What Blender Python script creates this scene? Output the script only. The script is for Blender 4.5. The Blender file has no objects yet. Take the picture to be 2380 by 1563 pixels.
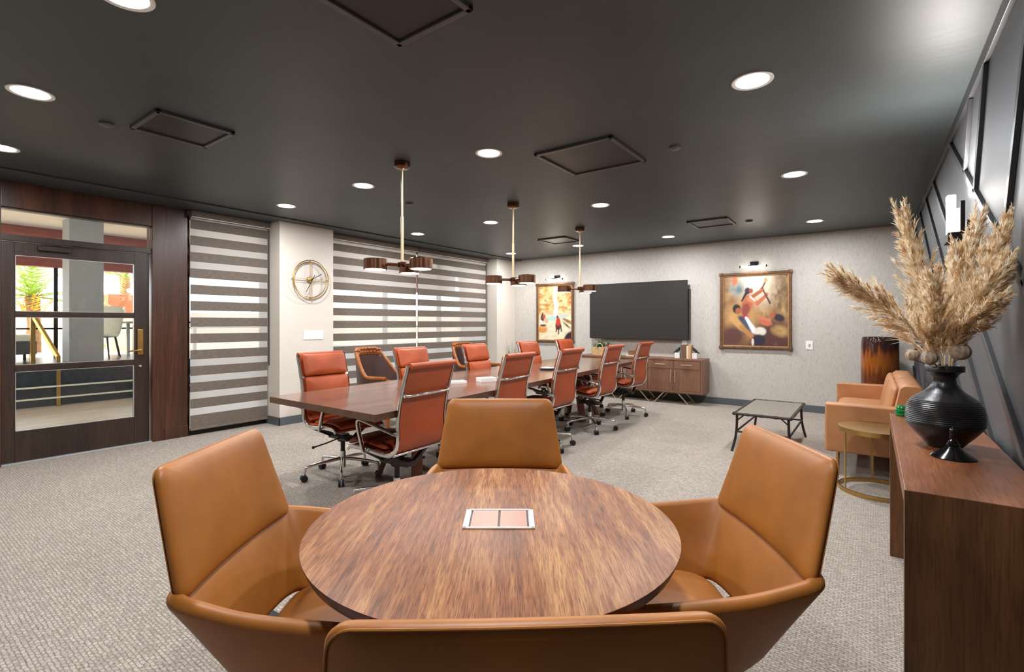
import bpy, bmesh, math, random
from mathutils import Vector, Matrix, noise as mnoise
random.seed(7)
PI = math.pi
SC = bpy.context.scene
COL = SC.collection
YAW = math.radians(36.2)
SY, CY_ = math.sin(YAW), math.cos(YAW)
EYE = 1.32
CEIL = 2.654
XL, XR, YB, YF = -6.47, 0.457, 8.5, -2.6        # left wall, right wall, back wall, wall behind the camera


def c2w(lat, dep, z=0.0):
    """a point given by its distance to the right and ahead of the viewpoint -> room coordinates"""
    return Vector((-SY * dep + CY_ * lat, CY_ * dep + SY * lat, z))


# ------------------------------------------------------------------ materials
def srgb(r, g, b):
    f = lambda c: (c / 255 / 12.92) if c / 255 <= 0.04045 else ((c / 255 + 0.055) / 1.055) ** 2.4
    return (f(r), f(g), f(b), 1.0)


class NT:
    def __init__(self, name):
        self.m = bpy.data.materials.new(name)
        self.m.use_nodes = True
        self.n = self.m.node_tree.nodes
        self.l = self.m.node_tree.links
        self.p = self.n.get('Principled BSDF')
        self.out = self.n.get('Material Output')

    def node(self, t, **kw):
        o = self.n.new(t)
        for k, v in kw.items():
            if k in o.inputs:
                o.inputs[k].default_value = v
            else:
                setattr(o, k, v)
        return o

    def link(self, a, b):
        self.l.new(a, b)

    def coords(self, scale=(1, 1, 1), rot=(0, 0, 0), kind='Object'):
        tc = self.node('ShaderNodeTexCoord')
        mp = self.node('ShaderNodeMapping')
        mp.inputs['Scale'].default_value = scale
        mp.inputs['Rotation'].default_value = rot
        self.link(tc.outputs[kind], mp.inputs['Vector'])
        return mp.outputs['Vector']

    def noise(self, vec, scale, detail=3, rough=0.5, dist=0.0):
        o = self.node('ShaderNodeTexNoise')
        o.inputs['Scale'].default_value = scale
        o.inputs['Detail'].default_value = detail
        o.inputs['Roughness'].default_value = rough
        o.inputs['Distortion'].default_value = dist
        self.link(vec, o.inputs['Vector'])
        return o.outputs['Fac']

    def ramp(self, fac, stops):
        o = self.node('ShaderNodeValToRGB')
        cr = o.color_ramp
        while len(cr.elements) > 1:
            cr.elements.remove(cr.elements[-1])
        cr.elements[0].position = stops[0][0]
        cr.elements[0].color = stops[0][1]
        for p, c in stops[1:]:
            e = cr.elements.new(p)
            e.color = c
        self.link(fac, o.inputs['Fac'])
        return o.outputs['Color']

    def bump(self, fac, strength=0.2, dist=0.01):
        o = self.node('ShaderNodeBump')
        o.inputs['Strength'].default_value = strength
        o.inputs['Distance'].default_value = dist
        self.link(fac, o.inputs['Height'])
        self.link(o.outputs['Normal'], self.p.inputs['Normal'])

    def math(self, op, a, b=None):
        o = self.node('ShaderNodeMath', operation=op)
        for i, v in enumerate((a, b)):
            if v is None:
                continue
            if isinstance(v, (int, float)):
                o.inputs[i].default_value = v
            else:
                self.link(v, o.inputs[i])
        return o.outputs[0]

    def mix(self, fac, a, b, mode='MIX'):
        o = self.node('ShaderNodeMix', data_type='RGBA', blend_type=mode)
        for i, v in ((0, fac), (6, a), (7, b)):
            if isinstance(v, (int, float)):
                o.inputs[i].default_value = v
            elif isinstance(v, tuple):
                o.inputs[i].default_value = v
            else:
                self.link(v, o.inputs[i])
        return o.outputs[2]


def plain(name, col, rough=0.5, metal=0.0, spec=0.5, var=0.06, scale=20.0, bump=0.0):
    t = NT(name)
    v = t.coords()
    n = t.noise(v, scale, 3)
    d = tuple(c * (1 - var) for c in col[:3]) + (1,)
    l = tuple(min(1, c * (1 + var)) for c in col[:3]) + (1,)
    t.link(t.ramp(n, [(0.3, d), (0.7, l)]), t.p.inputs['Base Color'])
    t.p.inputs['Roughness'].default_value = rough
    t.p.inputs['Metallic'].default_value = metal
    t.p.inputs['Specular IOR Level'].default_value = spec
    if bump:
        t.bump(n, bump, 0.002)
    return t.m


def emit(name, col, strength):
    t = NT(name)
    t.p.inputs['Base Color'].default_value = col
    t.p.inputs['Emission Color'].default_value = col
    t.p.inputs['Emission Strength'].default_value = strength
    return t.m


def leather(name, col, rough=0.4, sat=0.12):
    t = NT(name)
    v = t.coords()
    n = t.noise(v, 5.0, 4, 0.55)
    g = t.noise(v, 260.0, 2, 0.5)
    d = tuple(c * (1 - sat * 1.6) for c in col[:3]) + (1,)
    l = tuple(min(1, c * (1 + sat)) for c in col[:3]) + (1,)
    t.link(t.ramp(n, [(0.3, d), (0.7, l)]), t.p.inputs['Base Color'])
    t.p.inputs['Roughness'].default_value = rough
    t.p.inputs['Specular IOR Level'].default_value = 0.42
    t.bump(g, 0.12, 0.001)
    return t.m


def wood(name, dark, mid, light, axis='Y', freq=14.0, rough=0.35, stretch=0.07, streak=0.5, pore=0.6):
    t = NT(name)
    s = {'X': (stretch, 1, 1), 'Y': (1, stretch, 1), 'Z': (1, 1, stretch)}[axis]
    v = t.coords(scale=s)
    big = t.noise(v, freq * 0.45, 4, 0.6, 1.2)
    fine = t.noise(v, freq * 4.5, 5, 0.65, 0.4)
    s2 = {'X': (stretch * 0.5, 1, 1), 'Y': (1, stretch * 0.5, 1), 'Z': (1, 1, stretch * 0.5)}[axis]
    v2 = t.coords(scale=s2)
    pores = t.noise(v2, freq * 24, 3, 0.6)
    f = t.math('ADD', t.math('MULTIPLY', big, 1 - streak), t.math('MULTIPLY', fine, streak))
    c = t.ramp(f, [(0.33, dark), (0.5, mid), (0.66, light)])
    pd = t.ramp(pores, [(0.38, (0.5, 0.44, 0.4, 1)), (0.52, (1, 1, 1, 1))])
    t.link(t.mix(pore, c, pd, 'MULTIPLY'), t.p.inputs['Base Color'])
    t.p.inputs['Roughness'].default_value = rough
    t.p.inputs['Specular IOR Level'].default_value = 0.45
    t.bump(pores, 0.04, 0.001)
    return t.m


def k(c, f):
    return tuple(x * f for x in c[:3]) + (1,)


M = {}
M['walnut'] = wood('walnut_veneer', srgb(88, 48, 24), srgb(150, 92, 52), srgb(196, 144, 90), 'Y', 17, 0.5, 0.075, 0.45, 1.0)
M['walnut_edge'] = wood('walnut_edge', srgb(78, 38, 20), srgb(96, 48, 26), srgb(116, 62, 36), 'X', 12, 0.4)
M['conf'] = wood('conference_wood', srgb(84, 56, 44), srgb(112, 78, 62), srgb(138, 100, 82), 'Y', 9, 0.16, 0.05, 0.5)
M['conf_edge'] = wood('conference_edge', srgb(70, 45, 30), srgb(92, 62, 44), srgb(110, 78, 56), 'Y', 9, 0.4)
M['trestle'] = wood('trestle_wood', srgb(84, 46, 32), srgb(110, 64, 46), srgb(128, 78, 56), 'Z', 10, 0.45)
M['console'] = wood('console_wood', srgb(104, 58, 34), srgb(140, 84, 52), srgb(164, 106, 70), 'Y', 6, 0.33, 0.10, 0.35)
M['console_side'] = wood('console_side', srgb(76, 47, 22), srgb(98, 62, 31), srgb(116, 77, 42), 'Z', 6, 0.45, 0.10, 0.35)
M['cred'] = wood('credenza_wood', srgb(104, 70, 52), srgb(124, 86, 66), srgb(140, 100, 78), 'Z', 7, 0.42, 0.08, 0.4)
M['doorwood'] = wood('door_wood', srgb(42, 30, 24), srgb(54, 39, 31), srgb(64, 47, 38), 'Z', 6, 0.35, 0.06, 0.4)
M['trimwood'] = wood('frame_wood', srgb(54, 32, 22), srgb(76, 46, 32), srgb(106, 62, 40), 'Z', 5, 0.3, 0.08, 0.3)
M['tan'] = leather('tan_leather', srgb(167, 103, 40), 0.46)
M['cognac'] = leather('cognac_leather', srgb(172, 76, 34), 0.42)
M['sofa'] = leather('sofa_leather', srgb(182, 124, 80), 0.45)
M['brownleather'] = leather('brown_leather', srgb(74, 50, 44), 0.45)
M['carvedwood'] = wood('carved_wood', srgb(110, 56, 18), srgb(150, 82, 28), srgb(186, 112, 46), 'Z', 14, 0.3)
M['chrome'] = plain('polished_chrome', (0.78, 0.77, 0.75, 1), 0.14, 1.0, var=0.02)
M['brass'] = plain('brushed_brass', srgb(196, 160, 96), 0.28, 1.0, var=0.06)
M['palebrass'] = plain('pale_brass', srgb(226, 204, 164), 0.42, 0.85, var=0.04)
M['bronze'] = plain('antique_bronze', srgb(120, 82, 62), 0.28, 1.0, var=0.1)
M['black'] = plain('black_plastic', srgb(26, 25, 25), 0.45)
M['rubber'] = plain('black_rubber', srgb(22, 22, 22), 0.6)
M['blackmetal'] = plain('black_metal', srgb(34, 28, 26), 0.4, 0.6)
M['iron'] = plain('bronze_iron', srgb(52, 42, 36), 0.45, 0.5, var=0.15)
M['white'] = plain('white_plastic', srgb(238, 236, 232), 0.4, var=0.01)
M['paper'] = plain('white_paper', srgb(240, 238, 232), 0.6, var=0.01)
M['ink'] = plain('dark_ink', srgb(70, 74, 80), 0.6)
M['silver'] = plain('silver_plastic', srgb(190, 192, 190), 0.3, 0.4, var=0.03)
M['screen'] = plain('dark_screen', srgb(50, 47, 44), 0.6, var=0.02, spec=0.15)
M['bezel'] = plain('screen_bezel', srgb(22, 22, 22), 0.4)
M['cove'] = plain('rubber_base', srgb(86, 92, 94), 0.5, var=0.03)
M['pillar'] = plain('greige_paint', srgb(214, 204, 192), 0.6, var=0.015, scale=6)
M['beige'] = plain('beige_paint', srgb(204, 194, 182), 0.6, var=0.02, scale=6)
M['charcoal'] = plain('charcoal_paint', srgb(74, 75, 78), 0.52, var=0.04, scale=4, spec=0.5)
M['striptrim'] = plain('charcoal_strip', srgb(52, 52, 55), 0.35, var=0.04, spec=0.5)
M['ventframe'] = plain('vent_frame', srgb(84, 84, 82), 0.35, 0.2, var=0.03)
M['vase'] = plain('black_ceramic', srgb(28, 28, 30), 0.33, var=0.25, scale=60, bump=0.4)
M['gloss'] = plain('black_gloss', srgb(14, 14, 15), 0.12)
M['green'] = plain('green_glass', srgb(24, 120, 60), 0.1, var=0.2)
M['basket'] = plain('wicker', srgb(196, 164, 116), 0.7, var=0.25, scale=60, bump=0.8)
M['leaf'] = plain('leaf_green', srgb(64, 92, 60), 0.5, var=0.35, scale=30)
M['leaf2'] = plain('grass_leaf', srgb(120, 130, 98), 0.5, var=0.3, scale=30)
M['soil'] = plain('soil', srgb(50, 38, 28), 0.9)
M['book_brown'] = plain('book_brown', srgb(112, 74, 54), 0.55)
M['book_tan'] = plain('book_tan', srgb(196, 158, 120), 0.6)
M['book_cream'] = plain('book_cream', srgb(222, 206, 178), 0.6)
M['book_green'] = plain('book_green', srgb(92, 96, 76), 0.6)
M['marble'] = plain('white_marble', srgb(228, 224, 218), 0.3, var=0.06, scale=8)
M['frame_gold'] = plain('aged_gold_frame', srgb(118, 84, 62), 0.4, 0.55, var=0.3, scale=26, bump=0.4)
M['fillet'] = plain('gold_fillet', srgb(196, 156, 100), 0.35, 0.6, var=0.1)
M['pod'] = plain('seed_pod', srgb(178, 158, 136), 0.8, var=0.4, scale=40, bump=0.6)
M['slate'] = plain('slate_top', srgb(128, 120, 110), 0.35, var=0.16, scale=30)
M['lens'] = emit('lamp_lens', (1.0, 0.98, 0.95, 1), 14.0)
M['lens_small'] = emit('pendant_lens', (1.0, 0.93, 0.80, 1), 9.0)
M['tubeglow'] = emit('tube_glow', (1.0, 0.97, 0.92, 1), 16.0)
M['sconceglow'] = emit('sconce_glow', (1.0, 0.95, 0.86, 1), 6.0)
M['stone'] = plain('dark_stone', srgb(48, 54, 60), 0.3, var=0.3, scale=12)
M['palewood'] = wood('pale_floor', srgb(176, 158, 138), srgb(200, 184, 164), srgb(214, 200, 182), 'Y', 5, 0.4, 0.05, 0.4)
M['extwhite'] = plain('white_soffit', srgb(236, 230, 220), 0.7, var=0.02)
M['extcol'] = plain('grey_column', srgb(142, 140, 136), 0.7, var=0.03, scale=10)
M['extcream'] = plain('cream_render', srgb(224, 208, 184), 0.7, var=0.05)
M['redwood'] = wood('red_beam', srgb(110, 56, 46), srgb(140, 78, 66), srgb(160, 98, 84), 'Y', 5, 0.5)
M['patio'] = plain('patio_paving', srgb(214, 188, 158), 0.8, var=0.2, scale=3)
M['brickwall'] = plain('terracotta_wall', srgb(178, 112, 78), 0.8, var=0.2, scale=6)
M['palm'] = plain('palm_frond', srgb(150, 176, 76), 0.5, var=0.35, scale=8)
M['orange'] = plain('orange_bloom', srgb(226, 160, 40), 0.6, var=0.4, scale=14)
M['trunk'] = plain('palm_trunk', srgb(140, 104, 72), 0.8, var=0.3, scale=12)
M['cream_fab'] = plain('cream_fabric', srgb(214, 206, 184), 0.8, var=0.05)
M['greyfab'] = plain('grey_fabric', srgb(70, 72, 76), 0.8, var=0.08)


def mat_carpet():
    t = NT('carpet_weave')
    v = t.coords()
    br = t.node('ShaderNodeTexBrick')
    br.offset = 0.5
    br.inputs['Scale'].default_value = 1.0
    br.inputs['Brick Width'].default_value = 0.028
    br.inputs['Row Height'].default_value = 0.0155
    br.inputs['Mortar Size'].default_value = 0.0036
    br.inputs['Mortar Smooth'].default_value = 0.8
    br.inputs['Bias'].default_value = 0.0
    br.inputs['Color1'].default_value = srgb(198, 186, 174)
    br.inputs['Color2'].default_value = srgb(152, 140, 129)
    br.inputs['Mortar'].default_value = srgb(94, 83, 75)
    wob = t.node('ShaderNodeTexNoise')
    wob.inputs['Scale'].default_value = 45.0
    t.link(v, wob.inputs['Vector'])
    off = t.node('ShaderNodeVectorMath', operation='SCALE')
    off.inputs[3].default_value = 0.014
    t.link(wob.outputs['Color'], off.inputs[0])
    add = t.node('ShaderNodeVectorMath', operation='ADD')
    t.link(v, add.inputs[0])
    t.link(off.outputs[0], add.inputs[1])
    t.link(add.outputs[0], br.inputs['Vector'])
    n = t.noise(v, 90.0, 3, 0.6)
    big = t.noise(v, 1.6, 3, 0.5)
    c = t.mix(0.5, br.outputs['Color'], t.ramp(n, [(0.3, srgb(108, 98, 89)), (0.7, srgb(200, 188, 176))]))
    c = t.mix(0.35, c, t.ramp(big, [(0.35, (0.86, 0.84, 0.82, 1)), (0.65, (1, 1, 1, 1))]), 'MULTIPLY')
    t.link(c, t.p.inputs['Base Color'])
    t.p.inputs['Roughness'].default_value = 0.95
    t.p.inputs['Specular IOR Level'].default_value = 0.1
    t.bump(br.outputs['Fac'], -0.35, 0.004)
    return t.m


def mat_wallpaper():
    t = NT('flecked_wallpaper')
    v = t.coords(scale=(1, 1, 0.22))
    a = t.noise(v, 95.0, 3, 0.7)
    b = t.noise(t.coords(scale=(1, 1, 0.6)), 22.0, 3, 0.6)
    c = t.ramp(a, [(0.33, srgb(172, 163, 152)), (0.44, srgb(191, 184, 175)), (0.7, srgb(197, 191, 183))])
    d = t.ramp(b, [(0.36, srgb(206, 198, 190)), (0.55, (1, 1, 1, 1))])
    t.link(t.mix(0.12, c, d, 'MULTIPLY'), t.p.inputs['Base Color'])
    t.p.inputs['Roughness'].default_value = 0.65
    return t.m


def mat_ceiling():
    t = NT('charcoal_ceiling')
    v = t.coords()
    n = t.noise(v, 1.2, 3, 0.5)
    s = t.noise(t.coords(scale=(0.25, 1, 1)), 7.0, 4, 0.6)
    t.link(t.ramp(n, [(0.3, srgb(50, 57, 59)), (0.7, srgb(61, 68, 70))]), t.p.inputs['Base Color'])
    t.p.inputs['Roughness'].default_value = 0.46
    t.p.inputs['Specular IOR Level'].default_value = 0.6
    t.bump(s, 0.12, 0.02)
    return t.m


def mat_blind(z0, period, dark):
    t = NT('zebra_blind_fabric')
    tc = t.node('ShaderNodeTexCoord')
    sp = t.node('ShaderNodeSeparateXYZ')
    t.link(tc.outputs['Object'], sp.inputs[0])
    # distance below z0, wrapped to one stripe period
    dz = t.math('SUBTRACT', z0, sp.outputs['Z'])
    w = t.math('WRAP', dz, 0.0)
    w.node.inputs[1].default_value = period
    w.node.inputs[2].default_value = 0.0
    isdark = t.math('LESS_THAN', w, dark)
    low = t.math('LESS_THAN', sp.outputs['Z'], z0 - period * 11)
    isdark = t.math('MAXIMUM', isdark, low)
    n = t.noise(t.coords(scale=(1, 0.12, 1)), 160.0, 3, 0.6)
    t.link(t.ramp(n, [(0.3, srgb(92, 81, 72)), (0.7, srgb(120, 107, 96))]), t.p.inputs['Base Color'])
    t.p.inputs['Roughness'].default_value = 0.8
    dif = t.node('ShaderNodeBsdfDiffuse')
    dif.inputs['Color'].default_value = srgb(232, 228, 224)
    trl = t.node('ShaderNodeBsdfTranslucent')
    trl.inputs['Color'].default_value = srgb(232, 228, 224)
    trp = t.node('ShaderNodeBsdfTransparent')
    m1 = t.node('ShaderNodeMixShader')
    m1.inputs[0].default_value = 0.45
    t.link(dif.outputs[0], m1.inputs[1])
    t.link(trl.outputs[0], m1.inputs[2])
    m2 = t.node('ShaderNodeMixShader')
    m2.inputs[0].default_value = 0.14
    t.link(m1.outputs[0], m2.inputs[1])
    t.link(trp.outputs[0], m2.inputs[2])
    m3 = t.node('ShaderNodeMixShader')
    t.link(isdark, m3.inputs[0])
    t.link(m2.outputs[0], m3.inputs[1])
    t.link(t.p.outputs[0], m3.inputs[2])
    t.link(m3.outputs[0], t.out.inputs['Surface'])
    return t.m


def mat_glass(name='clear_glass', tint=(0.96, 0.98, 0.97, 1)):
    t = NT(name)
    tr = t.node('ShaderNodeBsdfTransparent')
    tr.inputs[0].default_value = tint
    gl = t.node('ShaderNodeBsdfGlossy')
    gl.inputs['Roughness'].default_value = 0.02
    fr = t.node('ShaderNodeFresnel')
    fr.inputs[0].default_value = 1.35
    mx = t.node('ShaderNodeMixShader')
    t.link(fr.outputs[0], mx.inputs[0])
    t.link(tr.outputs[0], mx.inputs[1])
    t.link(gl.outputs[0], mx.inputs[2])
    t.link(mx.outputs[0], t.out.inputs['Surface'])
    return t.m


def mat_drum():
    t = NT('amber_drip_glaze')
    tc = t.node('ShaderNodeTexCoord')
    sp = t.node('ShaderNodeSeparateXYZ')
    t.link(tc.outputs['Object'], sp.inputs[0])
    drip = t.noise(t.coords(scale=(1, 1, 0.06)), 26.0, 4, 0.6)
    zz = t.math('ADD', sp.outputs['Z'], t.math('MULTIPLY', drip, 0.42))
    mr = t.node('ShaderNodeMapRange')
    mr.inputs[1].default_value = 0.75
    mr.inputs[2].default_value = 1.35
    t.link(zz, mr.inputs[0])
    t.link(t.ramp(mr.outputs[0], [(0.15, srgb(96, 48, 24)), (0.4, srgb(150, 84, 26)), (0.6, srgb(140, 74, 26)),
                                  (0.74, srgb(66, 32, 24)), (0.9, srgb(52, 28, 26))]), t.p.inputs['Base Color'])
    t.p.inputs['Roughness'].default_value = 0.08
    return t.m


def mat_pampas():
    t = NT('pampas_fibre')
    n = t.noise(t.coords(), 38.0, 3, 0.6)
    c = t.ramp(n, [(0.30, srgb(212, 172, 122)), (0.48, srgb(238, 216, 180)), (0.64, srgb(252, 246, 232))])
    t.link(c, t.p.inputs['Base Color'])
    t.p.inputs['Roughness'].default_value = 0.8
    tl = t.node('ShaderNodeBsdfTranslucent')
    t.link(c, tl.inputs['Color'])
    mx = t.node('ShaderNodeMixShader')
    mx.inputs[0].default_value = 0.45
    t.link(t.p.outputs[0], mx.inputs[1])
    t.link(tl.outputs[0], mx.inputs[2])
    t.link(mx.outputs[0], t.out.inputs['Surface'])
    return t.m


def mat_grille():
    t = NT('vent_grille')
    v = t.coords()
    w = t.node('ShaderNodeTexWave', wave_type='BANDS', bands_direction='X')
    w.inputs['Scale'].default_value = 55.0
    t.link(v, w.inputs['Vector'])
    t.link(t.ramp(w.outputs['Fac'], [(0.35, srgb(14, 14, 14)), (0.65, srgb(44, 43, 42))]), t.p.inputs['Base Color'])
    t.p.inputs['Roughness'].default_value = 0.4
    return t.m


def mat_vertex(name):
    t = NT(name)
    a = t.node('ShaderNodeVertexColor', layer_name='paint')
    n = t.noise(t.coords(), 90.0, 3, 0.6)
    t.link(t.mix(0.25, a.outputs['Color'], t.ramp(n, [(0.3, (0.6, 0.55, 0.5, 1)), (0.6, (1, 1, 1, 1))]), 'MULTIPLY'),
           t.p.inputs['Base Color'])
    t.p.inputs['Roughness'].default_value = 0.4
    t.bump(n, 0.15, 0.002)
    return t.m


M['carpet'] = mat_carpet()
M['wallpaper'] = mat_wallpaper()
M['ceiling'] = mat_ceiling()
M['glass'] = mat_glass()
M['drum'] = mat_drum()
M['pampas'] = mat_pampas()
M['grille'] = mat_grille()
M['canvas'] = mat_vertex('oil_paint')


# ------------------------------------------------------------------ mesh building
class MB:
    def __init__(self):
        self.v, self.f = [], []
        self.boxy = False

    def add(self, vs, fs, mtx=None):
        o = len(self.v)
        for p in vs:
            p = Vector(p)
            self.v.append(mtx @ p if mtx is not None else p)
        self.f += [tuple(i + o for i in q) for q in fs]
        return self

    def box(self, c, s, bev=0.0, seg=2, mtx=None, rot=None):
        self.boxy = self.boxy or bev > 0
        bm = bmesh.new()
        bmesh.ops.create_cube(bm, size=1.0)
        for q in bm.verts:
            q.co = Vector((q.co.x * s[0], q.co.y * s[1], q.co.z * s[2]))
        if bev > 0:
            bmesh.ops.bevel(bm, geom=bm.edges[:], offset=min(bev, min(s) * 0.49), segments=seg, profile=0.5, affect='EDGES')
        m = Matrix.Translation(Vector(c))
        if rot is not None:
            m = m @ rot.to_4x4()
        if mtx is not None:
            m = mtx @ m
        bm.verts.index_update()
        self.add([q.co for q in bm.verts], [[q.index for q in f.verts] for f in bm.faces], m)
        bm.free()
        return self

    def span(self, a, b, bev=0.0, seg=2):
        """axis-aligned box from corner a to corner b"""
        c = [(a[i] + b[i]) / 2 for i in range(3)]
        s = [abs(a[i] - b[i]) for i in range(3)]
        return self.box(c, s, bev, seg)

    def bar(self, p0, p1, w, h, up=(0, 0, 1), bev=0.0):
        """box of cross-section w x h whose axis runs from p0 to p1"""
        p0, p1 = Vector(p0), Vector(p1)
        d = (p1 - p0)
        L = d.length
        y = d.normalized()
        u = Vector(up)
        x = y.cross(u)
        if x.length < 1e-5:
            x = Vector((1, 0, 0))
        x.normalize()
        z = x.cross(y)
        r = Matrix((x, y, z)).transposed()
        return self.box((p0 + p1) / 2, (w, L, h), bev, 2, rot=r)

    def rings(self, rings, closed=True, cap0=True, cap1=True):
        n = len(rings[0])
        o = len(self.v)
        for r in rings:
            self.v += [Vector(p) for p in r]
        m = n if closed else n - 1
        for i in range(len(rings) - 1):
            for j in range(m):
                a = o + i * n + j
                b = o + i * n + (j + 1) % n
                self.f.append((a, b, b + n, a + n))
        if cap0:
            self.f.append(tuple(o + j for j in reversed(range(n))))
        if cap1:
            q = o + (len(rings) - 1) * n
            self.f.append(tuple(q + j for j in range(n)))
        return self

    def tube(self, pts, r, n=10, closed=False, flat=1.0, up=None, caps=True):
        pts = [Vector(p) for p in pts]
        N = len(pts)
        rad = r if isinstance(r, (list, tuple)) else [r] * N
        tang = []
        for i in range(N):
            a = pts[(i - 1) % N] if (closed or i > 0) else pts[i]
            b = pts[(i + 1) % N] if (closed or i < N - 1) else pts[i]
            tang.append((b - a).normalized())
        nrm = Vector(up) if up is not None else (Vector((0, 0, 1)) if abs(tang[0].z) < 0.9 else Vector((1, 0, 0)))
        rs = []
        for i in range(N):
            t = tang[i]
            if up is not None:
                nrm = Vector(up)
            x = nrm - t * nrm.dot(t)
            if x.length < 1e-6:
                x = t.orthogonal()
            x.normalize()
            nrm = x
            y = t.cross(x)
            rs.append([pts[i] + (x * math.cos(2 * PI * j / n) * flat + y * math.sin(2 * PI * j / n)) * rad[i] for j in range(n)])
        if closed:
            rs.append(rs[0])
            return self.rings(rs, True, False, False)
        return self.rings(rs, True, caps, caps)

    def cyl(self, p0, p1, r0, r1=None, n=20):
        return self.tube([p0, p1], [r0, r0 if r1 is None else r1], n)

    def lathe(self, prof, c=(0, 0, 0), n=32, mtx=None):
        """prof: (radius, z) from bottom to top"""
        o = len(self.v)
        c = Vector(c)
        rs = []
        for r, z in prof:
            ring = []
            for j in range(n):
                p = c + Vector((max(r, 1e-4) * math.cos(2 * PI * j / n), max(r, 1e-4) * math.sin(2 * PI * j / n), z))
                ring.append(mtx @ p if mtx is not None else p)
            rs.append(ring)
        return self.rings(rs, True, True, True)

    def prism(self, poly, z0, z1):
        n = len(poly)
        lo = [Vector((p[0], p[1], z0)) for p in poly]
        hi = [Vector((p[0], p[1], z1)) for p in poly]
        return self.rings([lo, hi])

    def pillow(self, outline, mapf, thick, bulge=0.0, pw=7.0, back=1.0):
        """soft pad: outline points (u, w) round their own centre, mapf(u, w, t) -> point; t runs through the thickness"""
        cu = sum(p[0] for p in outline) / len(outline)
        cw = sum(p[1] for p in outline) / len(outline)
        sc = [1.0, 0.992, 0.97, 0.93, 0.86, 0.72, 0.5, 0.26, 0.04]
        rs = []

        def ring(s, h):
            return [mapf(cu + (p[0] - cu) * s, cw + (p[1] - cw) * s, h) for p in outline]
        for s in reversed(sc):
            h = -(thick / 2) * (max(0, 1 - s ** pw)) ** 0.5 - bulge * back * (1 - s * s)
            rs.append(ring(s, h))
        for s in sc[1:]:
            h = (thick / 2) * (max(0, 1 - s ** pw)) ** 0.5 + bulge * (1 - s * s)
            rs.append(ring(s, h))
        return self.rings(rs)

    def build(self, name, mat, parent=None, smooth=True, ang=40):
        me = bpy.data.meshes.new(name)
        me.from_pydata([tuple(p) for p in self.v], [], self.f)
        me.validate(clean_customdata=False)
        bm = bmesh.new()
        bm.from_mesh(me)
        bmesh.ops.recalc_face_normals(bm, faces=bm.faces[:])
        bm.to_mesh(me)
        bm.free()
        if smooth:
            me.polygons.foreach_set('use_smooth', [True] * len(me.polygons))
            me.set_sharp_from_angle(angle=math.radians(ang))
        mats = mat if isinstance(mat, (list, tuple)) else [mat]
        for q in mats:
            me.materials.append(q)
        o = bpy.data.objects.new(name, me)
        COL.objects.link(o)
        if smooth and self.boxy:
            wn = o.modifiers.new('weighted', 'WEIGHTED_NORMAL')
            wn.keep_sharp = True
        if parent is not None:
            o.parent = parent
        return o


def rrect(w, h, r, n=5, cx=0, cy=0, taper=0.0):
    """rounded rectangle outline; taper narrows the +y side"""
    r = min(r, w / 2 - 1e-4, h / 2 - 1e-4)
    out = []
    for sx, sy, a0 in ((1, 1, 0), (-1, 1, PI / 2), (-1, -1, PI), (1, -1, 3 * PI / 2)):
        for i in range(n + 1):
            a = a0 + PI / 2 * i / n
            x = sx * (w / 2 - r) + r * math.cos(a)
            y = sy * (h / 2 - r) + r * math.sin(a)
            out.append([x, y])
    # add points along the long edges so that curved maps stay smooth
    res = []
    for i in range(len(out)):
        a, b = out[i], out[(i + 1) % len(out)]
        d = math.hypot(b[0] - a[0], b[1] - a[1])
        m = max(1, int(d / 0.06))
        for j in range(m):
            res.append([a[0] + (b[0] - a[0]) * j / m, a[1] + (b[1] - a[1]) * j / m])
    return [(cx + p[0] * (1 - taper * (p[1] / h + 0.5)), cy + p[1]) for p in res]


def catmull(pts, per=8):
    P = [Vector(p) for p in pts]
    P = [P[0] * 2 - P[1]] + P + [P[-1] * 2 - P[-2]]
    out = []
    for i in range(1, len(P) - 2):
        for j in range(per):
            t = j / per
            a, b, c, d = P[i - 1], P[i], P[i + 1], P[i + 2]
            out.append(0.5 * ((2 * b) + (c - a) * t + (2 * a - 5 * b + 4 * c - d) * t * t + (3 * b - a - 3 * c + d) * t ** 3))
    out.append(P[-2])
    return out


class Path:
    def __init__(self, pts, per=10):
        self.p = catmull(pts, per)
        self.s = [0.0]
        for a, b in zip(self.p, self.p[1:]):
            self.s.append(self.s[-1] + (b - a).length)
        self.L = self.s[-1]

    def at(self, s):
        s = max(0, min(self.L, s))
        for i in range(len(self.s) - 1):
            if s <= self.s[i + 1] + 1e-9:
                t = (s - self.s[i]) / max(1e-9, self.s[i + 1] - self.s[i])
                return self.p[i].lerp(self.p[i + 1], t), (self.p[i + 1] - self.p[i]).normalized()
        return self.p[-1], (self.p[-1] - self.p[-2]).normalized()


def tag(o, label=None, cat=None, group=None, kind=None):
    if label:
        o['label'] = label
    if cat:
        o['category'] = cat
    if group:
        o['group'] = group
    if kind:
        o['kind'] = kind
    return o


def empty(name, loc=(0, 0, 0), rz=0.0, label=None, cat=None, group=None):
    o = bpy.data.objects.new(name, None)
    o.empty_display_size = 0.1
    COL.objects.link(o)
    o.location = loc
    o.rotation_euler = (0, 0, rz)
    return tag(o, label, cat, group)


def struct(mb, name, mat, parent=None, **kw):
    o = mb.build(name, mat, parent, **kw)
    if parent is None:
        o['kind'] = 'structure'
    return o


def sempty(name):
    o = empty(name)
    o['kind'] = 'structure'
    return o


CHILDREN = {}


def copy_tree(o, parent=None):
    c = o.copy()
    COL.objects.link(c)
    if parent is not None:
        c.parent = parent
    for ch in [x for x in bpy.data.objects if x.parent == o]:
        copy_tree(ch, c)
    return c


def kids(o, name):
    return [x for x in bpy.data.objects if x.parent == o and x.name.split('.')[0] == name]


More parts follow.
